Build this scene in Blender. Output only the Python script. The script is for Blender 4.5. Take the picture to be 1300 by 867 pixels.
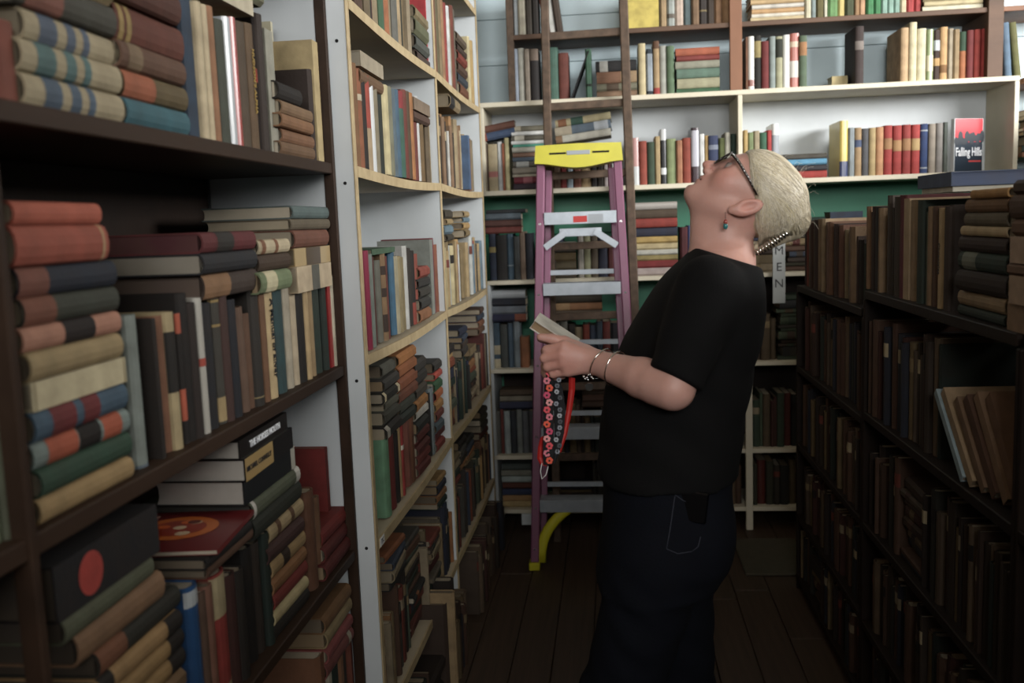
import bpy, bmesh, math, random
import numpy as np
from mathutils import Matrix, Vector

for _o in list(bpy.data.objects):
    bpy.data.objects.remove(_o)
scene = bpy.context.scene
COL = scene.collection
random.seed(11)
PI = math.pi

# ------------------------------------------------------------------ camera
# World: X to the right, Y along the aisle (depth), Z up; metres.
FW, FH, FPX = 1300, 867, 1200.0
YAW, PITCH, ROLL = -0.10852, -0.12572, 0.03752
CAM = np.array([0.0, 0.0, 1.5])
_cy, _sy = math.cos(YAW), math.sin(YAW)
_f = np.array([_sy * math.cos(PITCH), _cy * math.cos(PITCH), math.sin(PITCH)])
_r = np.array([_cy, -_sy, 0.0])
_u = np.cross(_r, _f)
CR = math.cos(ROLL) * _r - math.sin(ROLL) * _u
CU = math.sin(ROLL) * _r + math.cos(ROLL) * _u
CF = _f
cam_data = bpy.data.cameras.new('camera')
cam_data.sensor_width = 36.0
cam_data.lens = FPX * 36.0 / FW
cam_data.clip_start = 0.05
cam_data.dof.use_dof = True
cam_data.dof.focus_distance = 2.45
cam_data.dof.aperture_fstop = 4.0
cam = bpy.data.objects.new('camera', cam_data)
COL.objects.link(cam)
_m = Matrix.Identity(4)
for _i in range(3):
    _m[_i][0], _m[_i][1], _m[_i][2], _m[_i][3] = CR[_i], CU[_i], -CF[_i], CAM[_i]
cam.matrix_world = _m
scene.camera = cam

def proj(P):
    d = np.asarray(P, float) - CAM
    z = d @ CF
    return FW / 2 + FPX * (d @ CR) / z, FH / 2 - FPX * (d @ CU) / z
def ray(x, y):
    return CF + CR * (x - FW / 2) / FPX - CU * (y - FH / 2) / FPX
def on_x(x, y, X):
    d = ray(x, y); return CAM + d * (X - CAM[0]) / d[0]
def on_y(x, y, Y):
    d = ray(x, y); return CAM + d * (Y - CAM[1]) / d[1]

# ------------------------------------------------------------------ world and daylight
world = bpy.data.worlds.new('world'); scene.world = world
world.use_nodes = True
world.node_tree.nodes['Background'].inputs[0].default_value = (0.75, 0.85, 1.0, 1)
world.node_tree.nodes['Background'].inputs[1].default_value = 1.2
def window_light(name, loc, direction, sx, sy, power, colour):
    l = bpy.data.lights.new(name, 'AREA'); l.shape = 'RECTANGLE'; l.size = sx; l.size_y = sy
    l.energy = power; l.color = colour
    o = bpy.data.objects.new(name, l); COL.objects.link(o); o.location = loc
    o.rotation_euler = Vector(direction).to_track_quat('-Z', 'Y').to_euler()
    return o
# daylight entering by the shop windows of the front wall (behind the camera) and the side wall
window_light('daylight_front_window', (0.75, -2.98, 2.48), (0.02, 1.0, -0.10), 2.5, 1.3, 235, (1.0, 0.975, 0.94))
window_light('daylight_side_window', (4.12, 1.4, 2.72), (-1.0, 0.42, -0.14), 3.6, 1.05, 650, (1.0, 0.985, 0.96))
vs = scene.view_settings
vs.view_transform = 'Standard'; vs.look = 'None'; vs.gamma = 1.0
vs.exposure = -0.28
vs.use_curve_mapping = False

# ------------------------------------------------------------------ materials
def srgb(h):
    h = h.lstrip('#'); v = [int(h[i:i + 2], 16) / 255 for i in (0, 2, 4)]
    return [c / 12.92 if c <= 0.04045 else ((c + 0.055) / 1.055) ** 2.4 for c in v]
MATS = {}
def mat(name, colour='888888', rough=0.6, metal=0.0, noise=None, bump=0.0, nscale=40, gain=1.0, coord='Object',
        stretch=(1, 1, 1), spec=0.5, attr=None, detail=4, extra=None):
    """principled surface with a procedural colour variation and fine relief"""
    m = bpy.data.materials.new(name); m.use_nodes = True
    nt = m.node_tree; N = nt.nodes; L = nt.links
    b = N['Principled BSDF']
    b.inputs['Roughness'].default_value = rough; b.inputs['Metallic'].default_value = metal
    b.inputs['Specular IOR Level'].default_value = spec
    tc = N.new('ShaderNodeTexCoord'); mp = N.new('ShaderNodeMapping'); mp.inputs['Scale'].default_value = stretch
    L.new(tc.outputs[coord], mp.inputs['Vector'])
    c = [min(0.9, x * gain) for x in srgb(colour)]
    if attr:
        at = N.new('ShaderNodeAttribute'); at.attribute_name = attr; base = at.outputs['Color']
    else:
        rgb = N.new('ShaderNodeRGB'); rgb.outputs[0].default_value = (*c, 1); base = rgb.outputs[0]
    out = base
    if noise:
        amt, dark = noise
        nz = N.new('ShaderNodeTexNoise'); nz.inputs['Scale'].default_value = nscale; nz.inputs['Detail'].default_value = detail
        L.new(mp.outputs[0], nz.inputs['Vector'])
        rp = N.new('ShaderNodeValToRGB'); rp.color_ramp.elements[0].position = 0.35; rp.color_ramp.elements[1].position = 0.7
        L.new(nz.outputs['Fac'], rp.inputs[0])
        mu = N.new('ShaderNodeMix'); mu.data_type = 'RGBA'; mu.blend_type = 'MIX'
        sc = N.new('ShaderNodeMath'); sc.operation = 'MULTIPLY'; sc.inputs[1].default_value = amt
        L.new(rp.outputs[0], sc.inputs[0]); L.new(sc.outputs[0], mu.inputs[0])
        L.new(out, mu.inputs[6]); mu.inputs[7].default_value = (*srgb(dark), 1)
        out = mu.outputs[2]
    L.new(out, b.inputs['Base Color'])
    if bump:
        n2 = N.new('ShaderNodeTexNoise'); n2.inputs['Scale'].default_value = nscale * 6; n2.inputs['Detail'].default_value = 2
        L.new(mp.outputs[0], n2.inputs['Vector'])
        bp = N.new('ShaderNodeBump'); bp.inputs['Strength'].default_value = bump; bp.inputs['Distance'].default_value = 0.002
        L.new(n2.outputs['Fac'], bp.inputs['Height']); L.new(bp.outputs[0], b.inputs['Normal'])
    MATS[name] = m
    return m

mat('cloth', rough=0.75, attr='col', noise=(0.35, '2a2018'), bump=0.25, nscale=22, spec=0.3)
mat('jacket', rough=0.28, attr='col', noise=(0.08, '2a2018'), nscale=12)
mat('plain', rough=0.55, attr='col')
mat('white_paint', 'c3c9cc', 0.55, noise=(0.22, '8d9190'), bump=0.15, nscale=5)
mat('cream_paint', 'cfc8b4', 0.55, noise=(0.25, 'a09880'), bump=0.15, nscale=6)
mat('raw_edge', 'ac9a78', 0.7, noise=(0.5, '857250'), bump=0.3, nscale=25)
mat('shelf_underside', 'a89c86', 0.65, noise=(0.3, '7d705a'), bump=0.1, nscale=5)
mat('dark_wood', '33241a', 0.6, noise=(0.5, '1a110b'), bump=0.3, nscale=14, stretch=(1, .15, 1), spec=0.2)
mat('black_wood', '221812', 0.6, noise=(0.5, '100b08'), bump=0.25, nscale=12, spec=0.2)
mat('orange_wood', '80583f', 0.6, noise=(0.4, '5c3a26'), bump=0.3, nscale=18, stretch=(.3, 1, .2))
mat('brown_wood', '5d4534', 0.65, noise=(0.5, '3c2a1f'), bump=0.35, nscale=18, stretch=(.15, 1, 1))
mat('old_ladder_wood', '5b4a3c', 0.75, noise=(0.6, '2f241c'), bump=0.5, nscale=30)
mat('wall_board_paint', 'cbdde4', 0.6, noise=(0.3, '8399a0'), bump=0.2, nscale=4)
mat('wall_gap', '1c2022', 0.9)
mat('green_paint', '2f7a5e', 0.5, noise=(0.3, '1f5743'), bump=0.15, nscale=5)
mat('plaster', '6b6355', 0.8, noise=(0.2, '554e42'), bump=0.2, nscale=4)
mat('floor_wood', '48372a', 0.6, noise=(0.6, '241a13'), bump=0.35, nscale=9, stretch=(6, .6, 1))
mat('floor_gap', '0c0907', 0.95)
mat('mat_rubber', '4a4436', 0.9, noise=(0.4, '332e22'), bump=0.5, nscale=40)
mat('purple_fibreglass', '7c4c66', 0.42, noise=(0.25, '6b3550'), nscale=20)
mat('yellow_plastic', 'c6bf2c', 0.4, noise=(0.2, '8f8a22'), nscale=14)
mat('aluminium', 'aab2ba', 0.42, metal=0.5, noise=(0.3, '7c848c'), nscale=25)
mat('steel', 'd5d5d5', 0.2, metal=1.0)
mat('silver', 'e6e6e2', 0.16, metal=1.0)
mat('hole', '080808', 0.9)
mat('sticker_red', 'b5322e', 0.5)
mat('sticker_grey', '9aa0a6', 0.5)
mat('window_frame_paint', 'd0cdc4', 0.5, noise=(0.2, 'a5a297'), nscale=6)
mat('denim', '080b14', 0.9, noise=(0.35, '05070c'), bump=0.5, nscale=30, spec=0.2)
mat('stitch', '2c2f3a', 0.8)
mat('black_knit', '09090a', 0.9, noise=(0.3, '050506'), bump=0.35, nscale=60, spec=0.2)
mat('shoe_leather', '15120f', 0.4)
mat('lens', '20262a', 0.08)
mat('frame_dark', '1d1714', 0.3)
mat('red_ribbon', 'b3241f', 0.55, noise=(0.15, '7d1512'), nscale=30)
mat('black_fabric', '17181b', 0.85, noise=(0.3, '0c0d10'), nscale=60)
mat('plain_white', 'd8d8d6', 0.5)
mat('phone_black', '08080a', 0.22)
mat('ink', '15151a', 0.6)
mat('ink_white', 'dfe2e6', 0.6)
mat('gilt', 'a98c4a', 0.4, metal=0.5)
def page_material():
    m = mat('pages', rough=0.85, attr='col', noise=(0.4, '5a4e3a'), nscale=9)
    nt = m.node_tree; N = nt.nodes; L = nt.links; b = N['Principled BSDF']
    tc = N.new('ShaderNodeTexCoord'); w = N.new('ShaderNodeTexWave'); w.bands_direction = 'X'
    w.inputs['Scale'].default_value = 260; w.inputs['Distortion'].default_value = 1.5; w.inputs['Detail'].default_value = 1
    L.new(tc.outputs['Object'], w.inputs['Vector'])
    bp = N.new('ShaderNodeBump'); bp.inputs['Strength'].default_value = 0.5; bp.inputs['Distance'].default_value = 0.001
    L.new(w.outputs['Fac'], bp.inputs['Height']); L.new(bp.outputs[0], b.inputs['Normal'])
page_material()
def skin_material():
    m = mat('skin', rough=0.48, attr='col', noise=(0.10, '9a5a48'), nscale=38, bump=0.12, spec=0.4)
    b = m.node_tree.nodes['Principled BSDF']
    b.inputs['Subsurface Weight'].default_value = 0.12; b.inputs['Subsurface Radius'].default_value = (0.6, 0.25, 0.12)
    b.inputs['Subsurface Scale'].default_value = 0.012
skin_material()
mat('hair_base', 'c9bda2', 0.45, noise=(0.4, '9a8f78'), nscale=60)
mat('hair_strand', rough=0.36, attr='col')

# ------------------------------------------------------------------ object helpers
def link(name, me, parent=None, mw=None):
    o = bpy.data.objects.new(name, me); COL.objects.link(o)
    if mw is not None: o.matrix_world = mw
    if parent is not None: o.parent = parent
    return o
def empty(name, loc=(0, 0, 0), mw=None):
    o = bpy.data.objects.new(name, None); COL.objects.link(o); o.empty_display_size = 0.05
    o.matrix_basis = mw if mw is not None else Matrix.Translation(loc)
    return o
def tag(o, label=None, category=None, group=None, kind=None):
    if label: o['label'] = label
    if category: o['category'] = category
    if group: o['group'] = group
    if kind: o['kind'] = kind
    return o
def mesh_from(name, verts, faces, material, col=None, smooth=False):
    me = bpy.data.meshes.new(name)
    me.from_pydata([tuple(v) for v in verts], [], [tuple(f) for f in faces])
    if isinstance(material, str): me.materials.append(MATS[material])
    if col is not None:
        ca = me.color_attributes.new('col', 'FLOAT_COLOR', 'POINT')
        ca.data.foreach_set('color', list((*col, 1.0)) * len(verts))
    if smooth: me.polygons.foreach_set('use_smooth', [True] * len(me.polygons))
    me.update()
    return me
def rel(parent, me_verts):
    return me_verts
def world_of(o):
    m = o.matrix_basis
    return world_of(o.parent) @ o.matrix_parent_inverse @ m if o.parent is not None else m
def add_part(name, me, parent, world_space=True):
    """mesh given in world coordinates -> child of an unrotated parent"""
    o = bpy.data.objects.new(name, me); COL.objects.link(o)
    if parent is not None:
        o.parent = parent
        if world_space: o.matrix_parent_inverse = world_of(parent).inverted()
    return o
def bm_box(bm, lo, hi, bevel=0.0, mw=None):
    r = bmesh.ops.create_cube(bm, size=1.0)
    vs_ = r['verts']
    for v in vs_:
        v.co = Vector([(lo[i] + hi[i]) / 2 + v.co[i] * (hi[i] - lo[i]) for i in range(3)])
    if bevel:
        es = list({e for v in vs_ for e in v.link_edges})
        rr = bmesh.ops.bevel(bm, geom=es, offset=bevel, segments=1, affect='EDGES')
        vs_ = list({v for f in rr['faces'] for v in f.verts} | {v for v in vs_ if v.is_valid})
    if mw is not None:
        for v in vs_: v.co = mw @ v.co
    return vs_
def bm_mesh(bm, name, material, smooth=False):
    me = bpy.data.meshes.new(name); bm.to_mesh(me); bm.free()
    me.materials.append(MATS[material])
    if smooth: me.polygons.foreach_set('use_smooth', [True] * len(me.polygons))
    return me
def box(name, x, y, z, material, parent=None, bevel=0.002, kind=None, mw=None):
    bm = bmesh.new(); bm_box(bm, (x[0], y[0], z[0]), (x[1], y[1], z[1]), bevel, mw)
    o = add_part(name, bm_mesh(bm, name, material), parent)
    if kind: o['kind'] = kind
    return o
def tube_geo(pts, radii, n=8, closed=False, flat=1.0, up=None):
    """swept tube through points"""
    pts = [Vector(p) for p in pts]; V = []; F = []
    k = len(pts)
    if not hasattr(radii, '__len__'): radii = [radii] * k
    prev = None
    for i, p in enumerate(pts):
        if closed: t = (pts[(i + 1) % k] - pts[i - 1]).normalized()
        else: t = (pts[min(i + 1, k - 1)] - pts[max(i - 1, 0)]).normalized()
        if prev is None:
            a = Vector(up) if up is not None else (Vector((0, 0, 1)) if abs(t.z) < 0.9 else Vector((1, 0, 0)))
            s = t.cross(a).normalized()
        else:
            s = (prev - t * prev.dot(t)).normalized()
        prev = s; w = t.cross(s)
        for j in range(n):
            a = 2 * PI * j / n
            V.append(p + s * math.cos(a) * radii[i] + w * math.sin(a) * radii[i] * flat)
    for i in range(k if closed else k - 1):
        for j in range(n):
            a, b = i * n + j, i * n + (j + 1) % n
            c, d = ((i + 1) % k) * n + (j + 1) % n, ((i + 1) % k) * n + j
            F.append((a, b, c, d))
    if not closed:
        F.append(tuple(range(n - 1, -1, -1))); F.append(tuple((k - 1) * n + j for j in range(n)))
    return V, F
def tube(name, pts, r, material, parent=None, n=8, closed=False, flat=1.0, up=None):
    V, F = tube_geo(pts, r, n, closed, flat, up)
    return add_part(name, mesh_from(name, V, F, material, smooth=True), parent)
def text_mesh(body, size, material, extrude=0.0004, bold=False, shear=0.0, align='CENTER'):
    cu = bpy.data.curves.new('lettering', 'FONT'); cu.body = body; cu.size = size; cu.extrude = extrude
    cu.align_x = align; cu.align_y = 'CENTER'; cu.resolution_u = 2; cu.shear = shear
    if bold: cu.offset = size * 0.018
    t = bpy.data.objects.new('lettering_curve', cu); COL.objects.link(t)
    dg = bpy.context.evaluated_depsgraph_get(); dg.update()
    me = bpy.data.meshes.new_from_object(t.evaluated_get(dg))
    bpy.data.objects.remove(t)
    me.materials.clear(); me.materials.append(MATS[material])
    return me

# ------------------------------------------------------------------ the room
X0, X1, Y0, Y1, ZC = -0.93, 4.25, -3.1, 4.80, 3.45
floor = box('floor', (X0 - .1, X1 + .1), (Y0 - .1, Y1 + .1), (-0.12, -0.022), 'floor_gap', kind='structure', bevel=0)
tag(floor, 'dark worn wooden plank floor of the aisle', kind='structure')
_pm = []
for k in range(5):
    bm = bmesh.new(); bm_box(bm, (-0.068, -0.5, -0.022), (0.068, 0.5, 0.0), 0.0025)
    _pm.append(bm_mesh(bm, 'floor_plank', 'floor_wood'))
rp = random.Random(5)
for i in range(38):
    xc = X0 + 0.07 + i * 0.1385
    near = xc < 1.3
    cuts = [Y0 + 0.02]
    while cuts[-1] < Y1:
        cuts.append(min(Y1, cuts[-1] + (rp.uniform(1.7, 2.9) if near else 8)))
    for a, b in zip(cuts[:-1], cuts[1:]):
        if b - a < 0.05: continue
        o = bpy.data.objects.new('floor_plank', _pm[(i * 3 + int(a * 7)) % 5]); COL.objects.link(o)
        o.parent = floor; o.location = (xc, (a + b) / 2, rp.uniform(-0.0015, 0.001)); o.scale = (1, (b - a - 0.004), 1)

wall_back = box('wall_back', (X0 - .1, X1 + .1), (Y1, Y1 + 0.1), (0, ZC), 'wall_gap', bevel=0)
tag(wall_back, 'painted board wall, pale blue above and green below, behind shelves', kind='structure')
_zz = 0.02; rb = random.Random(3); nb = 0
GREEN_TOP = 1.66
while _zz < ZC - 0.02:
    h = 0.235 if _zz < GREEN_TOP - .01 else (0.17 if _zz < GREEN_TOP + .01 else 0.22)
    z1 = min(_zz + h, ZC)
    if _zz < GREEN_TOP < z1: z1 = GREEN_TOP
    cuts = [X0]
    while cuts[-1] < X1: cuts.append(min(X1, cuts[-1] + rb.uniform(1.2, 2.4)))
    for a, b in zip(cuts[:-1], cuts[1:]):
        if b - a > 0.03:
            box('wall_board', (a + .0005, b - .0005), (Y1 - 0.016 - rb.uniform(0, .003), Y1), (_zz + .0012, z1 - .0012),
                'green_paint' if z1 <= GREEN_TOP + .001 else 'wall_board_paint', wall_back, 0.002)
    _zz = z1
def struct(name, x, y, z, m, label):
    o = box(name, x, y, z, m, None, 0); tag(o, label, kind='structure'); return o
struct('wall_left', (X0 - .1, X0), (Y0, Y1), (0, ZC), 'plaster', 'plaster wall behind the left bookcases')
struct('ceiling', (X0 - .1, X1 + .1), (Y0 - .1, Y1 + .1), (ZC, ZC + .1), 'plaster', 'brown plaster ceiling of the shop')
# front wall (behind the camera) with a shop window, side wall with a high window
def wall_with_hole(name, axis, c, t, a0, a1, h0, h1, w0, w1, label):
    root = empty(name, (0, 0, 0)); tag(root, label, kind='structure')
    for nm, (p, q), (r, s) in (('wall_panel', (a0, h0), (0, ZC)), ('wall_panel', (h1, a1), (0, ZC)),
                               ('wall_panel', (h0, h1), (0, w0)), ('wall_panel', (h0, h1), (w1, ZC))):
        if axis == 'x': box(nm, (c, c + t), (p, q), (r, s), 'plaster', root, 0)
        else: box(nm, (p, q), (c, c + t), (r, s), 'plaster', root, 0)
wall_with_hole('wall_front', 'y', Y0 - .1, .1, X0 - .1, X1 + .1, -0.6, 2.1, 1.75, 3.2, 'plaster wall with the shop window behind the viewer')
wall_with_hole('wall_right', 'x', X1, .1, Y0, Y1, -0.4, 3.2, 2.2, 3.3, 'plaster wall with a high window beyond the dark bookcase')
def window(name, axis, c, a0, a1, z0, z1, n, label):
    root = empty(name, (0, 0, 0)); tag(root, label, kind='structure')
    def bx(nm, p, q, r, s, w=.03):
        if axis == 'x': box(nm, (c - w, c + w), (p, q), (r, s), 'window_frame_paint', root)
        else: box(nm, (p, q), (c - w, c + w), (r, s), 'window_frame_paint', root)
    bx('frame_rail', a0, a1, z0, z0 + .06); bx('frame_rail', a0, a1, z1 - .06, z1)
    for i in range(n + 1):
        x = a0 + (a1 - a0 - .05) * i / n; bx('frame_stile', x, x + .05, z0, z1, .028)
window('window_1', 'y', Y0 - .05, -0.6, 2.1, 1.75, 3.2, 3, 'white painted shop window frame behind the viewer')
window('window_2', 'x', X1 + .05, -0.4, 3.2, 2.2, 3.3, 3, 'white painted high window frame beyond the dark bookcase')
struct('baseboard_back', (X0, X1), (Y1 - .035, Y1 - .014), (0, .11), 'green_paint', 'green painted baseboard under the back shelves')
floor_mat = box('floor_mat', (0.52, 0.86), (3.86, 4.30), (0.0, 0.012), 'mat_rubber', None, .004)
tag(floor_mat, 'small dull olive mat on the floor before the back shelves', 'mat')

# ------------------------------------------------------------------ bookcases
UX1, UX2, RX, BY = -0.615, -0.567, 0.704, 4.45
ZA1 = [2.07, 1.645, 1.19, 0.752, 0.33]
ZA2 = [2.005, 1.637, 1.207, 0.764, 0.325]
def case(name, loc, label):
    r = empty(name, loc); return tag(r, label, 'bookcase')
# dark unit nearest the camera
c1 = case('bookcase', (UX1, 1.0, 0), 'dark brown stained bookcase with crammed shelves nearest the viewer')
for z in ZA1:
    box('shelf', (X0 + .02, UX1), (0.30, 2.094), (z - .024, z), 'dark_wood', c1)
for y in (0.895, 2.082):
    box('post', (UX1 - .02, UX1 + .004), (y, y + .014), (0, 2.35), 'dark_wood', c1)
box('side_panel', (X0 + .02, UX1 - .022), (0.897, 0.907), (0, 0.745), 'white_paint', c1)
box('back_panel', (X0 + .005, X0 + .018), (0.30, 2.094), (0, 2.4), 'black_wood', c1)
box('plinth', (X0 + .02, UX1 - .03), (0.30, 2.094), (0, .08), 'dark_wood', c1)
# white unit
c2 = case('bookcase', (UX2, 3.15, 0), 'tall white painted bookcase with raw beige shelf edges beside the ladder')
YD2 = [2.100, 3.172, 4.236]
for i, y in enumerate(YD2):
    p = box('side_panel' if i != 1 else 'divider', (X0 + .02, UX2 - .004), (y, y + .020), (0, 2.75), 'white_paint', c2)
    bm = bmesh.new(); bm_box(bm, (UX2 - .004, y - .001, 0), (UX2, y + .021, 2.75), .001)
    e = add_part('raw_edge', bm_mesh(bm, 'raw_edge', 'raw_edge'), p)
screws = []
for z in (1.91, 1.60, 1.15, 0.75):
    V, F = tube_geo([(-.592, 2.0985, z), (-.592, 2.1005, z)], 0.004, 8)
    add_part('screw', mesh_from('screw', V, F, 'hole'), c2)
for z in ZA2 + [2.42]:
    for a, b in ((YD2[0] + .021, YD2[1] - .001), (YD2[1] + .021, YD2[2] - .001)):
        # boards sag a little under the books
        bm = bmesh.new(); n = 8
        rows = []
        for k in range(n + 1):
            y = a + (b - a) * k / n; s = -0.010 * math.sin(PI * k / n)
            rows.append([bm.verts.new((x, y, zz + s)) for x, zz in ((X0 + .02, z - .022), (UX2 - .004, z - .022), (UX2 - .004, z), (X0 + .02, z))])
        for r0, r1 in zip(rows[:-1], rows[1:]):
            for j in range(4): bm.faces.new((r0[j], r1[j], r1[(j + 1) % 4], r0[(j + 1) % 4]))
        bm.faces.new(rows[0][::-1]); bm.faces.new(rows[-1])
        bmesh.ops.recalc_face_normals(bm, faces=bm.faces)
        sh = add_part('shelf', bm_mesh(bm, 'shelf', 'shelf_underside'), c2)
        bm = bmesh.new(); rows = []
        for k in range(n + 1):
            y = a + (b - a) * k / n; s = -0.010 * math.sin(PI * k / n)
            rows.append([bm.verts.new((x, y, zz + s)) for x, zz in ((UX2 - .004, z - .0235), (UX2 + .001, z - .0235), (UX2 + .001, z + .001), (UX2 - .004, z + .001))])
        for r0, r1 in zip(rows[:-1], rows[1:]):
            for j in range(4): bm.faces.new((r0[j], r1[j], r1[(j + 1) % 4], r0[(j + 1) % 4]))
        bm.faces.new(rows[0][::-1]); bm.faces.new(rows[-1])
        bmesh.ops.recalc_face_normals(bm, faces=bm.faces)
        add_part('raw_edge', bm_mesh(bm, 'raw_edge', 'raw_edge'), sh)
box('back_panel', (X0 + .005, X0 + .018), (2.12, 4.236), (0, 2.75), 'white_paint', c2)
tick = box('shelf_label', (UX2 + .0012, UX2 + .0022), (2.128, 2.168), (0.742, 0.763), 'plain_white', None, 0)
tag(tick, 'small white paper label reading TIC on the raw shelf edge', 'label')
tm = text_mesh('TIC', 0.016, 'ink')
tl = add_part('lettering', tm, tick, False); tl.matrix_world = Matrix(((0, 0, 1, UX2 + .0024), (1, 0, 0, 2.148), (0, 1, 0, 0.7525), (0, 0, 0, 1)))

# back wall: long white unit, brown unit above it, shelves below on the green wall
cb = case('bookcase', (0.6, BY, 1.62), 'long white two-bay shelf unit fixed across the back wall')
BX0, BX1 = -0.60, 1.79
for z in (2.052, 1.647):
    box('shelf', (BX0, BX1), (BY, Y1 - .018), (z - .022, z), 'cream_paint', cb)
for x in (BX0, 0.580, BX1 - .02):
    box('upright', (x, x + .02), (BY + .002, Y1 - .018), (1.647, 2.03), 'cream_paint', cb)
box('back_panel', (BX0 + .02, BX1 - .02), (Y1 - .030, Y1 - .020), (1.648, 2.030), 'white_paint', cb)
ct = case('bookcase', (0.6, BY, 2.06), 'brown wooden shelves standing on the white unit against blue boards')
box('shelf', (-0.445, 1.66), (BY + .02, Y1 - .02), (2.330, 2.352), 'brown_wood', ct)
box('shelf', (1.72, 2.6), (BY + .02, Y1 - .02), (2.330, 2.352), 'orange_wood', ct)
box('shelf', (1.815, 2.6), (BY + .02, Y1 - .02), (2.02, 2.045), 'orange_wood', ct)
box('shelf', (1.815, 2.6), (BY + .02, Y1 - .02), (1.70, 1.722), 'orange_wood', ct)
box('shelf', (1.815, 2.6), (BY + .02, Y1 - .02), (1.36, 1.382), 'orange_wood', ct)
box('post', (-0.458, -0.428), (BY + .01, BY + .10), (2.053, 2.95), 'old_ladder_wood', ct)
box('post', (0.548, 0.602), (BY + .01, BY + .035), (2.053, 2.95), 'orange_wood', ct)
box('post', (1.655, 1.72), (BY + .01, Y1 - .02), (2.053, 2.95), 'brown_wood', ct)
cl = case('bookcase', (-0.1, BY, 0), 'dark shelves with pale edges behind the ladders on green wall')
for z in (1.225, 0.80, 0.375, 0.105):
    box('shelf', (-0.60, 0.40), (BY + .004, Y1 - .02), (z - .02, z), 'cream_paint', cl)
for x in (-0.60, 0.385):
    box('upright', (x, x + .02), (BY + .006, Y1 - .02), (0, 1.225 if x < 0 else 1.205), 'white_paint' if x < 0 else 'brown_wood', cl)
box('kick_panel', (-0.47, -0.35), (BY - .006, BY + .006), (0.03, 0.085), 'white_paint', cl)
cr = case('bookcase', (0.9, BY, 0), 'low cream-edged shelves on green wall behind the woman')
for z in (1.225, 0.812, 0.395, 0.112):
    box('shelf', (0.42, 1.5), (BY + .004, Y1 - .02), (z - .02, z), 'cream_paint', cr)
box('upright', (0.606, 0.638), (BY, BY + .03), (0.0, 0.80), 'cream_paint', cr)
for x in (0.405, 1.48): box('upright', (x, x + .018), (BY + .02, Y1 - .02), (0, 1.2), 'dark_wood', cr)
box('back_panel', (0.43, 1.47), (Y1 - .03, Y1 - .018), (0.02, 1.2), 'black_wood', cr)
box('back_panel', (-0.57, 0.38), (Y1 - .03, Y1 - .018), (0.02, 0.8), 'black_wood', cl)

# dark case along the right of the aisle: a far bay and nearer bays
YR = [3.745, 2.762, 1.72, 0.66, -0.40, -1.5]
ZR = [[1.218, 0.905, 0.60, 0.31, 0.06], [1.272, 0.925, 0.60, 0.30, 0.05]]
for i in range(5):
    a, b = YR[i + 1], YR[i]
    lab = ['dark bookcase bay facing the aisle, next to the low cream-edged shelves', 'dark bookcase bay holding the slanting heap of books',
           'dark bookcase bay beside the viewer', 'dark bookcase bay just behind the viewer', 'dark bookcase bay farthest behind the viewer'][i]
    cc = case('bookcase', (RX, (a + b) / 2, 0), lab)
    for z in ZR[0 if i == 0 else 1]:
        box('shelf', (RX, RX + .24), (a + .016, b - .016), (z - .024, z), 'black_wood', cc)
    for y in (a + .001, b - .015):
        box('upright', (RX, RX + .24), (y, y + .014), (0, ZR[0 if i == 0 else 1][0] - .026), 'black_wood', cc)
    box('back_panel', (RX + .241, RX + .255), (a + .001, b - .001), (0, 1.22), 'black_wood', cc)

# ------------------------------------------------------------------ books
SPECS = []
MAXI = 305           # books kept as things of their own; the rest is one mass
GAIN = 0.85
FACE = {'L': Matrix.Rotation(PI / 2, 4, 'Z'), 'B': Matrix.Identity(4), 'R': Matrix.Rotation(-PI / 2, 4, 'Z')}
FLAT = Matrix.Rotation(-PI / 2, 4, 'Y')
def bis(fn, a, b, target):
    fa = fn(a) - target
    for _ in range(48):
        m = (a + b) / 2; fm = fn(m) - target
        if (fm < 0) == (fa < 0): a, fa = m, fm
        else: b = m
    return (a + b) / 2
def P3(face, plane, a, z):
    return (a, plane, z) if face == 'B' else (plane, a, z)
def along(face, plane, z, px):
    """position along a shelf of the point seen at picture column px"""
    if face == 'B': return bis(lambda a: proj(P3(face, plane, a, z))[0], -2, 4, px)
    return bis(lambda a: proj(P3(face, plane, a, z))[0], 0.35, 9, px)
def height_at(face, plane, a, py):
    return bis(lambda zz: proj(P3(face, plane, a, zz))[1], -1, 4, py)
def spec(face, plane, a, z, t, h, d, col, form='up', lean=0.0, yaw=0.0, bands=(), mt='cloth', rnd=True, text=None, **kw):
    """a = centre along the shelf (upright) or viewer's right end (flat)"""
    pos = P3(face, plane, a, z)
    R = FACE[face] @ Matrix.Rotation(yaw, 4, 'Z')
    if form == 'up': mw = Matrix.Translation(pos) @ R @ Matrix.Rotation(lean, 4, 'Y')
    else: mw = Matrix.Translation((pos[0], pos[1], z + t / 2)) @ R @ Matrix.Rotation(lean, 4, 'Y') @ FLAT
    s = dict(mw=mw, t=t, h=h, d=d, col=col, form=form, bands=list(bands), mt=mt, rnd=rnd, text=text, face=face)
    s.update(kw); SPECS.append(s); return s
ORD = ['first', 'second', 'third', 'fourth', 'fifth', 'sixth', 'seventh', 'eighth', 'ninth', 'tenth', 'eleventh', 'twelfth', 'thirteenth',
       'fourteenth', 'fifteenth', 'sixteenth', 'seventeenth', 'eighteenth', 'nineteenth', 'twentieth'] + \
      ['twenty-' + w for w in ('first', 'second', 'third', 'fourth', 'fifth', 'sixth', 'seventh', 'eighth', 'ninth')] + \
      ['thirtieth'] + ['thirty-' + w for w in ('first', 'second', 'third', 'fourth', 'fifth', 'sixth', 'seventh', 'eighth', 'ninth')] + ['fortieth'] + \
      ['forty-' + w for w in ('first', 'second', 'third', 'fourth', 'fifth', 'sixth', 'seventh', 'eighth', 'ninth')]
ROWCOUNT = {}
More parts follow.
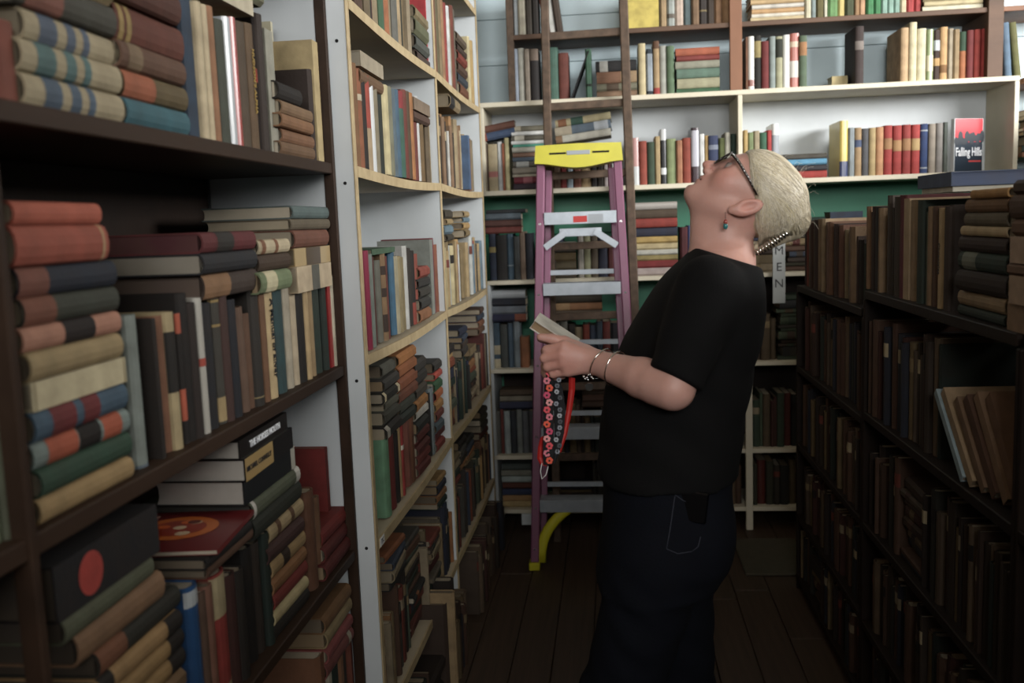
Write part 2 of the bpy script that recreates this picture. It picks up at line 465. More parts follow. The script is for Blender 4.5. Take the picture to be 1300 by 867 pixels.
def row(place, ref, face, plane, z, items, set_back=0.012, maxd=0.22):
    """upright books; items: (px left, px right, py top, colour, options)"""
    rr = random.Random(len(SPECS) + 7)
    for it in items:
        x0, x1, yt, col = it[:4]; o = dict(it[4]) if len(it) > 4 else {}
        sb = set_back + rr.uniform(0, 0.012) + o.pop('back', 0)
        pl = plane + (sb if face in 'BR' else -sb)
        a0, a1 = along(face, pl, z, x0), along(face, pl, z, x1)
        a = (a0 + a1) / 2; t = max(0.004, abs(a1 - a0) - 0.0008)
        h = o.pop('h', None) or max(0.08, min(0.39, height_at(face, pl, a, yt) - z))
        d = min(maxd, o.pop('d', h * rr.uniform(.66, .74)))
        parts = 1 if t < .056 else int(math.ceil(t / .040))
        rn = o.pop('rnd', None)
        for j in range(parts):
            tt = t / parts; aj = a + (j - (parts - 1) / 2) * tt * (1 if a1 > a0 else -1)
            cj = col if j == 0 else rr.choice([col] + PAL)
            ROWCOUNT[place, 'up'] = ROWCOUNT.get((place, 'up'), 0) + 1
            pj = pl + (0 if j == 0 else rr.uniform(0, .02) * (1 if face != 'L' else -1))
            spec(face, pj, aj, z, tt - .0006, h * (1 if j == 0 else rr.uniform(.86, 1)), d, cj, place=place, ref=ref, idx=ROWCOUNT[place, 'up'], rnd=(t > .012) if rn is None else rn, **(o if j == 0 else {}))
def stack(name, face, plane, z, px0, px1, books, set_back=0.010, jit=0.006, maxd=0.24):
    """flat books bottom to top: (thickness, colour, options)"""
    rr = random.Random(len(SPECS) + 3)
    pl0 = plane + (set_back if face in 'BR' else -set_back)
    n = len(books); zz = z
    for i, b in enumerate(books):
        th, col = b[:2]; o = dict(b[2]) if len(b) > 2 else {}
        pl = pl0 + rr.uniform(-jit, jit) * (1 if face != 'L' else -1)
        a0, a1 = along(face, pl, z, px0 + o.pop('dx0', 0)), along(face, pl, z, px1 + o.pop('dx1', 0))
        if 'a' in o: a0, a1 = o.pop('a')
        L = abs(a1 - a0) - rr.uniform(0, .008) ; right = a1
        if L > .27:
            L0 = L; L = .235; right = a0 + (L if a1 > a0 else -L)
        d = min(maxd, o.pop('d', max(L * .72, .1)))
        bands = [(1 - q, 1 - p, c) for p, q, c in o.pop('bands', [])]
        spec(face, pl, right, zz, th, L, d, col, form='flat', yaw=o.pop('yaw', rr.uniform(-.02, .02)), bands=bands, stackname=name, idx=n - i, nst=n, rnd=o.pop('rnd', True), **o)
        zz += th + .0004
    return zz
PAL = ['5a4030', '6b4a33', '3b3a2c', '2f3d33', '243a33', '5b2b26', '6d332a', '2b3347', '3a4658', '7a6a4c', '8f7a54', '9c8a68', '463b33', '2b2724', '6a6152', '845338', '4f5a4a', '7d3a2c', 'a08f70', '38302a']
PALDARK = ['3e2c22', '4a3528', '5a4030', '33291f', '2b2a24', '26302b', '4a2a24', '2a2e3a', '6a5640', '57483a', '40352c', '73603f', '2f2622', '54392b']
PALWARM = PAL + ['9a5a2e', 'a56a35', '8a4428', 'b08a4e', '9f6d3c', '3b3733', '4b4a44', '2d2f2e']
def fill(place, ref, face, plane, z, a0, a1, hmax, seed, pal=PAL, p_stack=.25, top=.25, hr=(.17, .25), maxd=.22, stname=None, tr=(.012, .042), var=.025):
    """a shelf packed with upright groups, lying stacks and books laid on top of the uprights"""
    rr = random.Random(seed); sgn = 1
    lo, hi = min(a0, a1), max(a0, a1); a = lo; k = 0
    order = []
    while a < hi - .012:
        if rr.random() < p_stack and hi - a > .19:
            L = rr.uniform(.15, .21); zz = z; books = []
            tgt = rr.uniform(.5, .95) * hmax
            while zz - z < tgt - .03:
                th = rr.uniform(*tr); books.append((th, rr.choice(pal))); zz += th
            zz = z; n = len(books)
            k += 1
            for i, (th, col) in enumerate(books):
                right = a + L if face in 'LB' else a
                pl = plane + (.012 + rr.uniform(0, .02)) * (1 if face != 'L' else -1)
                l2 = L - rr.uniform(0, .03)
                bands = [(.62, .8, rr.choice(pal))] if rr.random() < .25 else []
                spec(face, pl, right, zz, th, l2, min(maxd, L * .75), col, form='flat', yaw=rr.uniform(-.05, .05), bands=bands,
                     stackname='the ' + ORD[k - 1] + ' ' + (stname or 'pile ' + place), idx=n - i, nst=n, rnd=rr.random() < .8, fillrow=True)
                zz += th + .0004
            a += L + .004
        else:
            g = rr.randint(4, 9); hg = 0; s0 = a
            while g and a < hi - .008:
                t = min(rr.uniform(*tr), hi - a); h = min(hmax - .01, rr.uniform(*hr)); hg = max(hg, h)
                pl = plane + (.006 + rr.uniform(0, var)) * (1 if face != 'L' else -1)
                bands = [(.70, .84, rr.choice(['8f7a54', 'a08f70', '7d3a2c', '201c1a', 'b5a27c']))] if rr.random() < .3 else []
                mt = 'jacket' if rr.random() < .12 else 'cloth'
                order.append(spec(face, pl, a + t / 2, z, t - .0008, h, min(maxd, h * .7), rr.choice(pal), bands=bands, mt=mt, rnd=t > .014,
                                  place=place, ref=ref, lean=0, fillrow=True))
                a += t; g -= 1
            L = min(a - s0, .20)
            zz = z + hg + .001
            if a - s0 > .13 and rr.random() < top and zz + .03 < z + hmax:
                n = max(1, min(4, int((hmax - hg) / .034))); k += 1
                for i in range(n):
                    th = rr.uniform(.02, .034)
                    right = s0 + L if face in 'LB' else s0 + .002
                    spec(face, plane + .014 * (1 if face != 'L' else -1), right, zz, th, L - rr.uniform(0.0, .03), min(maxd, .15), rr.choice(pal), form='flat', yaw=rr.uniform(-.06, .06),
                         stackname='the ' + ORD[k - 1] + ' ' + (stname or 'pile ' + place), idx=n - i, nst=n, fillrow=True)
                    zz += th + .0004
    for i, s in enumerate(order if face != 'R' else order[::-1]): s['idx'] = ROWCOUNT.get((place, 'up'), 0) + i + 1
    ROWCOUNT[place, 'up'] = ROWCOUNT.get((place, 'up'), 0) + len(order)

# ---- dark unit, top shelf
S = UX1
pT = 'on the top dark shelf'
row(pT, 'from the near post', 'L', S, ZA1[1], [(0, 33, 25, '8a4a38')])
stack('the blue-striped stack', 'L', S, ZA1[1], 36, 160, [
    (.036, 'b0a07c', dict(bands=[(.17, .33, '56687a'), (.42, .52, '56687a'), (.60, .67, '56687a')])),
    (.036, 'b0a07c', dict(bands=[(.13, .30, '5a7a78'), (.40, .50, '5a7a78'), (.58, .65, '5a7a78')])),
    (.035, 'b0a07c', dict(bands=[(.13, .30, '5d6a7c'), (.40, .49, '5d6a7c'), (.57, .64, '5d6a7c')])),
    (.038, '4c4a40', dict(bands=[(.08, .42, '8a5545')])),
    (.035, 'a58e62', {}), (.035, '54402f', {}), (.034, '7a5a3a', {})])
stack('the brown leather stack', 'L', S, ZA1[1], 160, 243, [
    (.036, '3f6f7a', {}), (.036, '6b5a38', dict(bands=[(.0, .46, 'b0603a')])), (.036, '6d4c38', dict(bands=[(.1, .3, '8a7152')])),
    (.050, '6d3a2b', dict(bands=[(.04, .10, 'a98c4a'), (.14, .2, 'a98c4a')])), (.044, '5b3428', {}), (.04, '4c2f24', {}), (.04, '3c2a22', {})])
row(pT, 'from the near post', 'L', S, ZA1[1], [
    (244, 263, -30, '33465a', dict(d=.26)), (263, 270, 2, 'c9b68e'), (270, 277, 6, 'd0bc93'), (277, 285, 8, 'a5724a'),
    (286, 298, 25, '4a4f42'), (298, 306, 22, 'b5bcc0', dict(mt='jacket')), (306, 312, 22, 'b2382e', dict(mt='jacket')), (312, 324, 28, '5a4a38'),
    (324, 334, 30, '6a5236', dict(text=("HUDSON'S ALPHA", .014, 'gilt', .55))), (334, 339, 16, '2b2220', dict(bands=[(.5, .6, 'b5442c')])), (339, 346, 18, '3b302a'),
    (346, 356, 38, 'a5a391', dict(rnd=False))])
stack('the pale pair above the magazine row', 'L', S, ZA1[1] + .235, 272, 322, [(.03, 'd0c3a4', dict(rnd=False, d=.16)), (.03, '77765a', dict(dx0=30, dx1=16))])
stack('the small tan stack by the dark upright album', 'L', S, ZA1[1], 359, 401, [
    (.026, '7a5a3c', {}), (.026, '8a5f3e', {}), (.026, '93663f', {}), (.026, '8a6a48', {}), (.034, '26211e', dict(dx1=-12))], maxd=.06)
row(pT, 'from the near post', 'L', S, ZA1[1], [(400, 404, 88, '3c302a', dict(d=.18)), (405, 412, 52, 'c8b078', dict(rnd=False, d=.2))])
spec('L', S - .10, 2.035, ZA1[1], .012, .30, .20, 'c9c2a0', place=pT, ref='from the near post', idx=17, rnd=False, mt='jacket', custom='cream picture book behind the dark album, its blue picture showing', frontpic='3a526e')
ROWCOUNT[pT, 'up'] = 18
# ---- dark unit, middle shelf
pM = 'on the middle dark shelf'
row('beyond the near post', 'before the near post', 'L', S, ZA1[2], [(-42, -14, 430, '5f6a50'), (-14, 14, 420, '6a7458'), (14, 34, 450, '5a5f4a')])
stack('the tall stack by the near post', 'L', S, ZA1[2], 54, 172, [
    (.028, 'b08f58', {}), (.031, '33523f', {}), (.030, '84948e', dict(bands=[(.13, .42, 'c05a35'), (.43, .66, '241f1c'), (.69, .90, 'c05a35')])),
    (.034, '4a6478', dict(bands=[(.16, .40, '7d2f30'), (.48, .66, '7d2f30')])), (.032, 'd8c89c', dict(rnd=False, bands=[(.02, .03, '8a7a50'), (.97, .98, '8a7a50')])), (.032, 'ab9262', {}),
    (.027, 'c08468', dict(bands=[(.38, .70, '2a2220')])), (.031, '42453a', dict(bands=[(0, .30, '87503a')])),
    (.033, '2b303c', dict(bands=[(0, .27, '87503f')])), (.044, 'a8513a', dict(bands=[(.92, .95, 'c09a6a')], dx1=-6)), (.026, 'bd5c40', dict(dx1=-12))], jit=.004)
row(pM, 'from the near post', 'L', S, ZA1[2], [
    (178, 207, 398, '8a948c', dict(bands=[(.0, .02, '6a7a86')])), (207, 212, 404, '2a2420'), (212, 226, 400, '8a5a3c'),
    (226, 237, 396, 'b7a272', dict(rnd=True, bands=[(.42, .86, '23211e')])), (237, 243, 396, '211d1b', dict(bands=[(.84, .99, 'c85a35'), (.18, .42, 'c85a35')])),
    (243, 254, 372, '1f1b19'), (254, 263, 384, '2e2420'), (263, 271, 378, 'c0bcb0', dict(bands=[(.5, .56, 'b54a38')], mt='jacket')),
    (271, 282, 384, '25262a'), (282, 293, 366, '45423a', dict(bands=[(.02, .2, 'b59a64'), (.72, .74, 'a98c4a'), (.9, .92, 'a98c4a')])), (293, 302, 375, '4a302a'), (302, 312, 380, '20242c'),
    (312, 330, 388, '6f5340', dict(lean=-.03)), (330, 340, 338, '2f2b26', dict(bands=[(.06, .07, '8d7b4e')])), (340, 347, 372, '7a5334'),
    (347, 357, 352, 'c9ad78', dict(text=('A Manual of Silver', .020, 'ink', .5))), (357, 369, 346, '2c4a4c'), (369, 377, 346, 'b3a890'), (377, 384, 344, 'c4b190'),
    (384, 394, 342, '211f1e'), (394, 399, 343, 'c7a873'), (399, 404, 346, 'b39566'), (404, 413, 346, '33433a'), (413, 416, 348, 'c8c0a8'), (416, 421, 350, '283630'), (421, 427, 352, 'b02428', dict(mt='jacket', rnd=False)),
    (427, 430, 350, 'c9bfa4'), (430, 434, 346, '3a3a36')])
zf = ZA1[2] + .193
stack('the big flat trio on the middle dark shelf', 'L', S, ZA1[2] + .207, 262, 330, [
    (.040, '4a3c34', dict(bands=[(.0, .45, '9a7048')], d=.20)), (.032, '2b2c30', dict(d=.21)), (.032, '6b2a2c', dict(bands=[(.25, .55, '33302c')], d=.21))], set_back=.004)
for s_, p_ in zip(SPECS[-3:], ('5a4c44', '8a8478', '4a2428')): s_['pg'] = p_
stack('the flat trio with a cream label', 'L', S, ZA1[2] + .200, 332, 372, [
    (.038, '7a8a60', dict(bands=[(.15, .5, 'd8cda0')])), (.030, '4d3b2c', {}), (.026, 'cdbb94', dict(bands=[(.08, .2, '8a5a3a'), (.5, .6, '8a5a3a')]))], set_back=.002)
stack('the pile against the white panel', 'L', S, ZA1[2] + .185, 378, 430, [
    (.052, 'd2bb96', dict(rnd=False, bands=[(.4, .62, '6b6a60')])), (.036, 'c3a66e', dict(rnd=False, mt='jacket', bands=[(.3, .7, '5a4632')])),
    (.036, '7d4c38', {}), (.022, '6b5f4a', dict(dx1=-6)), (.026, '5f7270', dict(dx1=-4))], maxd=.2)
# ---- dark unit, lower shelf
pL = 'on the low dark shelf'
stack('the stack under the red oval spine', 'L', S, ZA1[3], 150, 246, [(.036, '6a4a34', {}), (.036, '7a5a3c', {}), (.030, '3a3430', {}),
    (.028, '8a6a44', {}), (.028, 'b08a50', dict(bands=[(.0, .14, '2b2724'), (.80, 1, '2b2724')])), (.028, 'b08a50', dict(bands=[(.0, .14, '2b2724'), (.80, 1, '2b2724')])),
    (.028, 'b58d55', dict(bands=[(.0, .14, '2b2724'), (.80, 1, '2b2724')])), (.032, '33332c', dict(bands=[(0, .3, '8a5536')], dx0=-4)),
    (.040, '8f6a48', dict(a=(.985, 1.198))), (.030, '5c6048', dict(a=(.955, 1.175))), (.066, '201e20', dict(oval='b03428', a=(.950, 1.190), rnd=False))], jit=.004)
for s_ in SPECS[-11:]: s_['pg'] = '3a322a'
row(pL, 'from the red oval stack', 'L', S, ZA1[3], [
    (254, 268, 742, '2f5f96', dict(mt='jacket', bands=[(.86, .97, 'c8d0d4')])), (268, 276, 750, '6a5040'), (276, 284, 742, '8a5c48'), (284, 300, 726, 'a83a32', dict(bands=[(.66, .98, 'c4b283'), (.05, .12, 'c4b283')])),
    (300, 312, 728, '4a2a26'), (312, 322, 722, '2a2622'), (322, 341, 690, '1e1c1b'), (341, 346, 682, '8a6a46'), (346, 352, 676, '22322c')])
stack('the flat pair below the red cover', 'L', S, ZA1[3] + .226, 262, 322, [(.022, '6a4a36', dict(d=.2)), (.018, '1c1a1a', dict(d=.2))], set_back=.004)
s = stack('the novel stack with pale page ends', 'L', S, ZA1[3], 352, 394, [
    (0.0300, '2a2622', {}), (0.0254, 'c8b680', {}), (0.0300, '8a3028', {}), (0.0300, '9c6a3a', {}), (0.0323, 'b3925c', dict(bands=[(.3, .5, '3a2a20')])), (0.0323, '4f3330', {}),
    (0.0323, 'b9a070', dict(bands=[(.2, .3, '6a4a30'), (.6, .7, '6a4a30')])), (0.0393, '2c3229', dict(a=(1.52, 1.78), d=.2)), (0.0323, '59604a', dict(a=(1.51, 1.765), bands=[(.9, 1, 'd0ccc0'), (0, .05, 'd0ccc0')], d=.2)),
    (0.0439, '22272a', dict(a=(1.49, 1.755), rnd=False, mt='jacket', d=.16, bands=[(.9, .99, 'c8c4b4')])), (0.0393, '1c1b1c', dict(a=(1.485, 1.735), mt='jacket', d=.16, bands=[(0, .55, 'b59454')], rnd=False, text=('MICHAEL CONNELLY', .0125, 'ink', .74))),
    (0.0323, '201d1c', dict(a=(1.48, 1.72), mt='jacket', rnd=False, d=.16, text=('THE HORSES MOUTH', .016, 'ink_white', .5)))], jit=.003)
for s_ in SPECS[-3:]: s_['pg'] = 'b5b0a8'
for s_ in SPECS[-5:-3]: s_['pg'] = '2c2c2a'
row(pL, 'from the red oval stack', 'L', S, ZA1[3], [(399, 408, 622, '7a5038'), (408, 413, 630, '8a6244')])
stack('the red trio by the white panel', 'L', S, ZA1[3], 414, 447, [(.033, '6a2420', {}), (.033, '6f2622', {}), (.034, '8f2c26', {})], maxd=.2)
spec('L', S - .05, 2.068, ZA1[3], .02, .25, .17, '8f2c28', place=pL, ref='', idx=12, rnd=False, custom='red book standing behind the red trio, cream edge showing', bands=[])
# ---- dark unit, bottom shelf and the bay before the near post
stack('the green stack at the bottom', 'L', S, ZA1[4], 376, 414, [(.03, '3a4a40', {})] * 3 + [(.035, '455048', dict(bands=[(.1, .3, '7a4436')])), (.04, '4a564c', {}), (.04, '55604f', {})])
row('on the bottom dark shelf', 'from the green stack', 'L', S, ZA1[4], [(415, 424, 830, '8a5a3a'), (424, 430, 832, 'c0b8a0'), (430, 438, 822, '27382f'), (438, 450, 820, '9a6a44'), (450, 458, 812, '8a4a38')])
stack('the small pile by the white panel bottom', 'L', S, ZA1[4] + .215, 418, 450, [(.035, '8a4a44', dict(bands=[(.8, .9, 'c0b8a0')])), (.03, '9a4a48', {}), (.035, 'a08a5c', {}), (.036, '8a6238', {})])
fill('on the bottom dark shelf', 'from the near post', 'L', S, ZA1[4], .95, 1.60, .36, 77, pal=PALDARK, stname='bottom dark shelf pile')
stack('the dark stack before the near post', 'L', S, ZA1[3], -60, 34, [(.03, '8a6a48', {}), (.036, 'a0855a', {}), (.06, '4f2220', {}), (.055, '252a26', {})])
fill('on the top shelf before the post', 'from the near post', 'L', S, ZA1[1], .4, .78, .3, 78)

# ---- white unit
W2 = UX2
pW0 = 'on the uppermost white-case shelf'
row(pW0, 'from the white panel', 'L', W2, ZA2[0], [
    (455, 468, -60, '5a4030'), (468, 486, -50, '7a6a4c'), (486, 493, -40, '3f6a4a'), (493, 503, -30, 'b06a3a'), (503, 508, -40, '6a6a62'), (508, 522, -30, 'b39a70'), (522, 529, -20, '9a8a6c')])
stack('the olive roll stack on the uppermost white-case shelf', 'L', W2, ZA2[0], 530, 547, [(.035, '4a3a32', {}), (.04, '5a5f58', {}), (.05, '67694a', {}), (.04, '8a7a54', {})])
row(pW0, 'from the white panel', 'L', W2, ZA2[0], [(547.5, 551, -20, 'c23038', dict(mt='jacket')), (551, 558, -25, '5f6066', dict(bands=[(.1, .4, 'b0a070')])), (558, 565.5, -20, '6a6040'), (565.5, 569, -5, 'a57a50'), (569, 573, 5, '9a3a30'), (573, 578, 10, 'd3d6d4', dict(mt='jacket')), (578, 584, 10, '7a3a28')])
stack('the far roll stack on the uppermost white-case shelf', 'L', W2, ZA2[0], 584.5, 598, [(.05, '7a4a30', {}), (.04, '3c4650', {}), (.04, '5c4436', {}), (.04, '8a3a2a', {}), (.035, '4a3a30', {}), (.035, '6a5a48', {})])
row(pW0, 'from the white panel', 'L', W2, ZA2[0], [(598.5, 602, 48, 'cdbd8c'), (602, 604, 52, 'b99a5a')])
pW1 = 'on the eye-level white-case shelf'
row(pW1, 'from the white panel', 'L', W2, ZA2[1], [
    (455.5, 461, 80, '8a6038'), (461, 466, 82, '9a5a34', dict(bands=[(.66, .72, 'd0c0a0')])), (466, 471, 90, '2b2724'), (471, 476.5, 96, 'b04632', dict(bands=[(.0, .45, 'b39a74')])), (476.5, 481, 101, 'd8dcde', dict(mt='jacket')),
    (481, 486, 101, '8f8468'), (486, 491.5, 103, '2c342e'), (491.5, 494, 108, '3a3a36'), (494, 499.5, 108, 'cfc08c'), (499.5, 504, 110, '85846a'), (504, 508, 113, '5f7480'), (508, 513, 114, '4a6a80'), (513, 518, 116, '3c6a5a', dict(bands=[(.80, 1, '9a3034')])),
    (518, 522, 114, '7a3a2e'), (522, 526, 116, '5b4630'), (526, 530, 118, 'b4763a'), (530, 534, 128, '7a3a30'), (534, 539, 123, 'd8dad8', dict(mt='jacket')), (539, 546, 138, '7a6038'), (546, 553, 140, '6b5a40')])
stack('the pale box book and brown roll by the white panel', 'L', W2, ZA2[1] + .205, 458, 488, [(.034, '7a5a3c', dict(dx1=6, d=.15)), (.036, 'b0a287', dict(rnd=False, d=.19))])
stack('the grey pair below the divider', 'L', W2, ZA2[1] + .178, 528, 552, [(.03, '5c4236', dict(d=.15)), (.036, '8f7a64', dict(rnd=False, d=.17))])
fill(pW1, 'from the white panel', 'L', W2, ZA2[1], YD2[1] + .025, 3.86, .33, 61, pal=['b9b6a8', 'c8b48a', '8a6a4a', '7a6a50', 'a8946c', '2b2826', 'c9b48c', 'b06a3e', 'b08048', 'd0d0c8'], p_stack=0, top=0, hr=(.20, .27), var=.03)
row(pW1, 'from the white panel', 'L', W2, ZA2[1], [(596.5, 598.5, 172, '4f6d92', dict(rnd=False, back=-.018)), (599, 601, 176, '7f5640'), (601, 603, 178, '8a7a5c')])
stack('the black and tan book atop the far eye-level row', 'L', W2, ZA2[1] + .272, 572, 590, [(.045, '9a8560', dict(bands=[(0, .4, '2b2c30')]))], set_back=-.012)
pW2 = 'on the chest-high white-case shelf'
row(pW2, 'from the white panel', 'L', W2, ZA2[2], [
    (471, 476, 318, '9a2a4a', dict(mt='jacket')), (476, 484, 322, '7f8a80'), (484, 489.5, 330, '6a6a5e'), (489.5, 492, 332, 'b08a5a'), (492, 502, 320, '8a6a44', dict(bands=[(.1, .3, '3a2a20'), (.5, .6, '3a2a20'), (.75, .85, '3a2a20')])), (502, 507, 316, '3c6a86'),
    (507, 511, 325, 'b0a684'), (511, 515, 325, '9a8a60'), (515, 519, 326, '8a7a50'), (519, 522, 312, 'c8c8c2'), (522, 527, 315, '3a342e'), (527, 531, 318, '2a2624', dict(bands=[(0, .3, 'a04030')])), (531, 535, 322, '9a4a38')])
stack('the five small books before the grey album', 'L', W2, ZA2[2], 535.5, 549, [(.036, 'a06a42', {}), (.034, '3f3f3c', {}), (.03, '47453f', {}), (.03, '3a3a38', {}), (.034, 'a04a3a', {})], maxd=.1)
row(pW2, 'from the white panel', 'L', W2, ZA2[2], [(549.5, 553, 304, '8f958c', dict(rnd=False)), (553, 557, 302, '7a2a34'), (557, 561, 310, '8f5238')])
stack('the green-edged flat book above the crimson one', 'L', W2, ZA2[2] + .225, 474, 506, [(.014, '4a6a50', dict(rnd=False, d=.2))])
fill(pW2, 'from the white panel', 'L', W2, ZA2[2], YD2[1] + .025, YD2[2] - .01, .38, 62, pal=['5a7a4a', 'b39a6a', 'b06a44', '4a3a5a', '9a4a38', '8f7a50', '4a4438', 'b59a66', 'c9cdc8', '6f8a98', 'd0c08c', 'c09a5a'], p_stack=0, top=1, hr=(.19, .24), var=.035, stname='tumbled pile of the far bay')
pW3 = 'on the waist-high white-case shelf'
row(pW3, 'from the white panel', 'L', W2, ZA2[3], [
    (494, 500, 556, '6fa47c'), (500, 506, 548, '7a2f2a'), (506, 511, 548, '2d2b2a'), (511, 514, 530, 'b0905c'), (514, 520, 530, 'a8302c', dict(bands=[(.6, .66, 'd8d0c0')])), (520, 525, 528, '8a5040'), (525, 530, 530, '7a4a30'), (530, 534, 532, 'a07850')])
stack('the olive stack by the white panel', 'L', W2, ZA2[3] + .195, 492, 511, [(.036, '2f2c2a', dict(bands=[(.0, .2, 'c8c4b4')])), (.036, '4a4a40', {}), (.026, '5f5f50', {}), (.028, '23241f', dict(bands=[(0, .12, 'c8b890'), (.85, 1, 'c8b890')])), (.03, '3b3a36', {}), (.034, '55554a', {})])
stack('the orange and brown stack on the waist-high shelf', 'L', W2, ZA2[3] + .19, 511.5, 533, [(.03, '2f3a34', {}), (.034, '454a40', {}), (.034, '7a4630', {}), (.036, '8f4f2c', {}), (.034, '9a5a2c', {}), (.034, 'b0702f', {})])
stack('the maroon stack on the waist-high shelf', 'L', W2, ZA2[3], 534.5, 548, [(.032, '6a2a26', {}), (.03, '7a342c', {}), (.03, '5f2622', {}), (.034, '6b2f2a', {}), (.034, '2b302e', {}), (.03, 'c0bcb0', {}), (.034, 'a8702e', {}), (.034, '4a443a', {}), (.04, '353430', {}), (.04, '3c3a36', {})])
row(pW3, 'from the white panel', 'L', W2, ZA2[3], [(548.5, 551, 498, '221f1e'), (551, 554.5, 492, '7f8d90'), (554.5, 557, 490, '5f2a2c')])
stack('the orange and green stack by the divider', 'L', W2, ZA2[3], 557.5, 566, [(.03, '8a342a', {}), (.03, '5f2a26', {}), (.034, '4f6068', {}), (.03, '7a3a30', {}), (.034, 'ab7a38', {}), (.034, 'c0662f', {}), (.034, '33603f', {}), (.024, 'c04a38', {}), (.034, '3a3834', {})], maxd=.14)
fill(pW3, 'from the white panel', 'L', W2, ZA2[3], YD2[1] + .03, YD2[2] - .01, .40, 21, pal=PALWARM, p_stack=.35, top=.8, stname='far waist-high pile')
fill('on the shin-high white-case shelf', 'from the white panel', 'L', W2, ZA2[4], YD2[0] + .03, YD2[1] - .01, .40, 22, pal=PALWARM, p_stack=.3, top=.8, stname='shin-high pile')
fill('on the shin-high white-case shelf', 'from the white panel', 'L', W2, ZA2[4], YD2[1] + .03, YD2[2] - .01, .40, 23, pal=PALWARM, p_stack=.3, top=.8, stname='far shin-high pile')
fill('on the floor under the white bookcase', 'from the white panel', 'L', W2 + .05, 0.001, YD2[0] + .03, YD2[1] - .01, .28, 24, pal=PALDARK, p_stack=.2, hr=(.18, .26), maxd=.25, stname='floor pile')
row('standing tall on the floor', 'before the white bookcase', 'L', W2 + .06, 0.001, [(573, 576, 765, '4a3a30'), (576, 578, 770, '7d8488', dict(rnd=False)), (578, 581, 752, '2c2624'), (581, 583.5, 735, '2a2422'), (583.5, 585.5, 722, 'b39566', dict(back=-.03))])
fill('on the floor under the far white bay', 'from the white panel', 'L', W2 + .05, 0.001, YD2[1] + .28, YD2[2] - .01, .28, 25, pal=PALDARK, p_stack=.2, hr=(.18, .26), maxd=.25, stname='far floor pile')

# ---- back wall, uppermost brown shelf
B = BY + .03
pB0 = 'on the brown shelf near the ceiling'
row(pB0, 'from the dark brown post', 'B', B, 2.352, [
    (653, 658, -10, 'c3ced4', dict(mt='jacket')), (658, 668, -8, 'c5bfa8'), (668, 676, -10, '4a443c'), (676, 684, -12, '2f2c2a'), (690, 697, -14, 'a23a34', dict(lean=-.10)), (697, 706, -16, 'd0d0c8', dict(lean=-.10)), (706, 715, -18, '4f4238', dict(lean=-.12))])
row(pB0, 'from the dark brown post', 'B', B, 2.352, [
    (838, 847, -20, 'b0946a'), (847, 857, -22, '9da49e', dict(bands=[(.2, .3, '6a6258')])), (857, 868, -24, 'cdb6a4'), (868, 878, -22, '5f7274'), (878, 888, -20, '7f6448'), (888, 898, -26, '3f3a38', dict(bands=[(.3, .34, '8a7a52')])), (898, 907, -22, '4a4038'), (907, 917, -24, '8f6a48'), (917, 929, -26, 'a57c50')], maxd=.2)
comic = spec('B', B + .012, along('B', B, 2.352, 814), 2.352, .008, .26, .155, 'd3bd4a', form='up', yaw=PI / 2, place=pB0, ref='', idx=8, rnd=False, mt='jacket', custom='thin yellow picture book standing cover outward on the brown shelf', comic=True)
comic['mw'] = Matrix.Translation((along('B', B, 2.352, 793), B + .01, 2.352)) @ Matrix.Rotation(-PI / 2, 4, 'Z')
ROWCOUNT[pB0, 'up'] += 1
stack('the cream magazine stack by the orange post', 'B', B, 2.352, 953, 1021, [(.018, 'c9b486', {}), (.016, 'd8d2c0', {}), (.02, 'c49a64', {}), (.018, 'd8d4c8', {}), (.02, 'c9a874', {}), (.03, 'b09a70', {})])
row(pB0, 'from the dark brown post', 'B', B, 2.352, [
    (1022, 1030, -30, 'd0c9a8'), (1030, 1036, -32, '8a9a98'), (1036, 1046, -30, '6a6238'), (1046, 1051, -34, 'd0ccb4'), (1051, 1064, -30, '6a9a5a'), (1064, 1073, -36, 'd0bd6a'), (1073, 1085, -30, '4a5238'), (1085, 1091, -36, 'a57f54'), (1091, 1099, -34, 'c59a70'),
    (1100, 1110, -36, '3f8a54'), (1110, 1119, -36, '3f8a54'), (1119, 1127, -38, '8ab0a0'), (1127, 1135, -38, '8ab0a0'), (1135, 1143, -38, '8ab0a0'), (1143, 1151, -40, 'cfc29a'), (1151, 1161, -40, 'b03a3a'), (1161, 1170, -40, 'b03a3a')])
stack('the cream slabs beside the brown corner post', 'B', B, 2.352, 1171, 1248, [(.022, 'd8d2b4', {}), (.02, 'c9b98a', {}), (.03, '9a8a64', {})])
pB1 = 'on top of the white unit'
row(pB1, 'from the dark brown post', 'B', B, 2.052, [
    (654, 659, 62, 'b9c8dc', dict(mt='jacket')), (659, 667, 61, 'c9c9bc'), (667, 674, 62, '9f9282'), (674, 685, 62, '2d2b2c', dict(bands=[(.78, 1, '7a6a5c')])), (697, 710, 60, '4f7566'), (710, 723, 67, '7a4238'), (744, 752, 62, '4f7a62', dict(bands=[(.25, .3, '203028')]))])
spec('B', B, along('B', B, 2.052, 725), 2.052, .006, .23, .15, '24262a', lean=.38, place=pB1, ref='from the dark brown post', idx=8, rnd=False, custom='thin black book leaning against a green one on the white unit')
stack('the black and brown stack between the ladder rails', 'B', B, 2.052, 756, 809, [(.03, '8d6f54', {}), (.034, '7c7a64', dict(bands=[(.25, .55, '5a4a3a')])), (.052, '8a6248', dict(bands=[(.6, 1, 'a08560')])), (.05, '2d2e30', dict(bands=[(.1, .3, 'c0c0b8')]))])
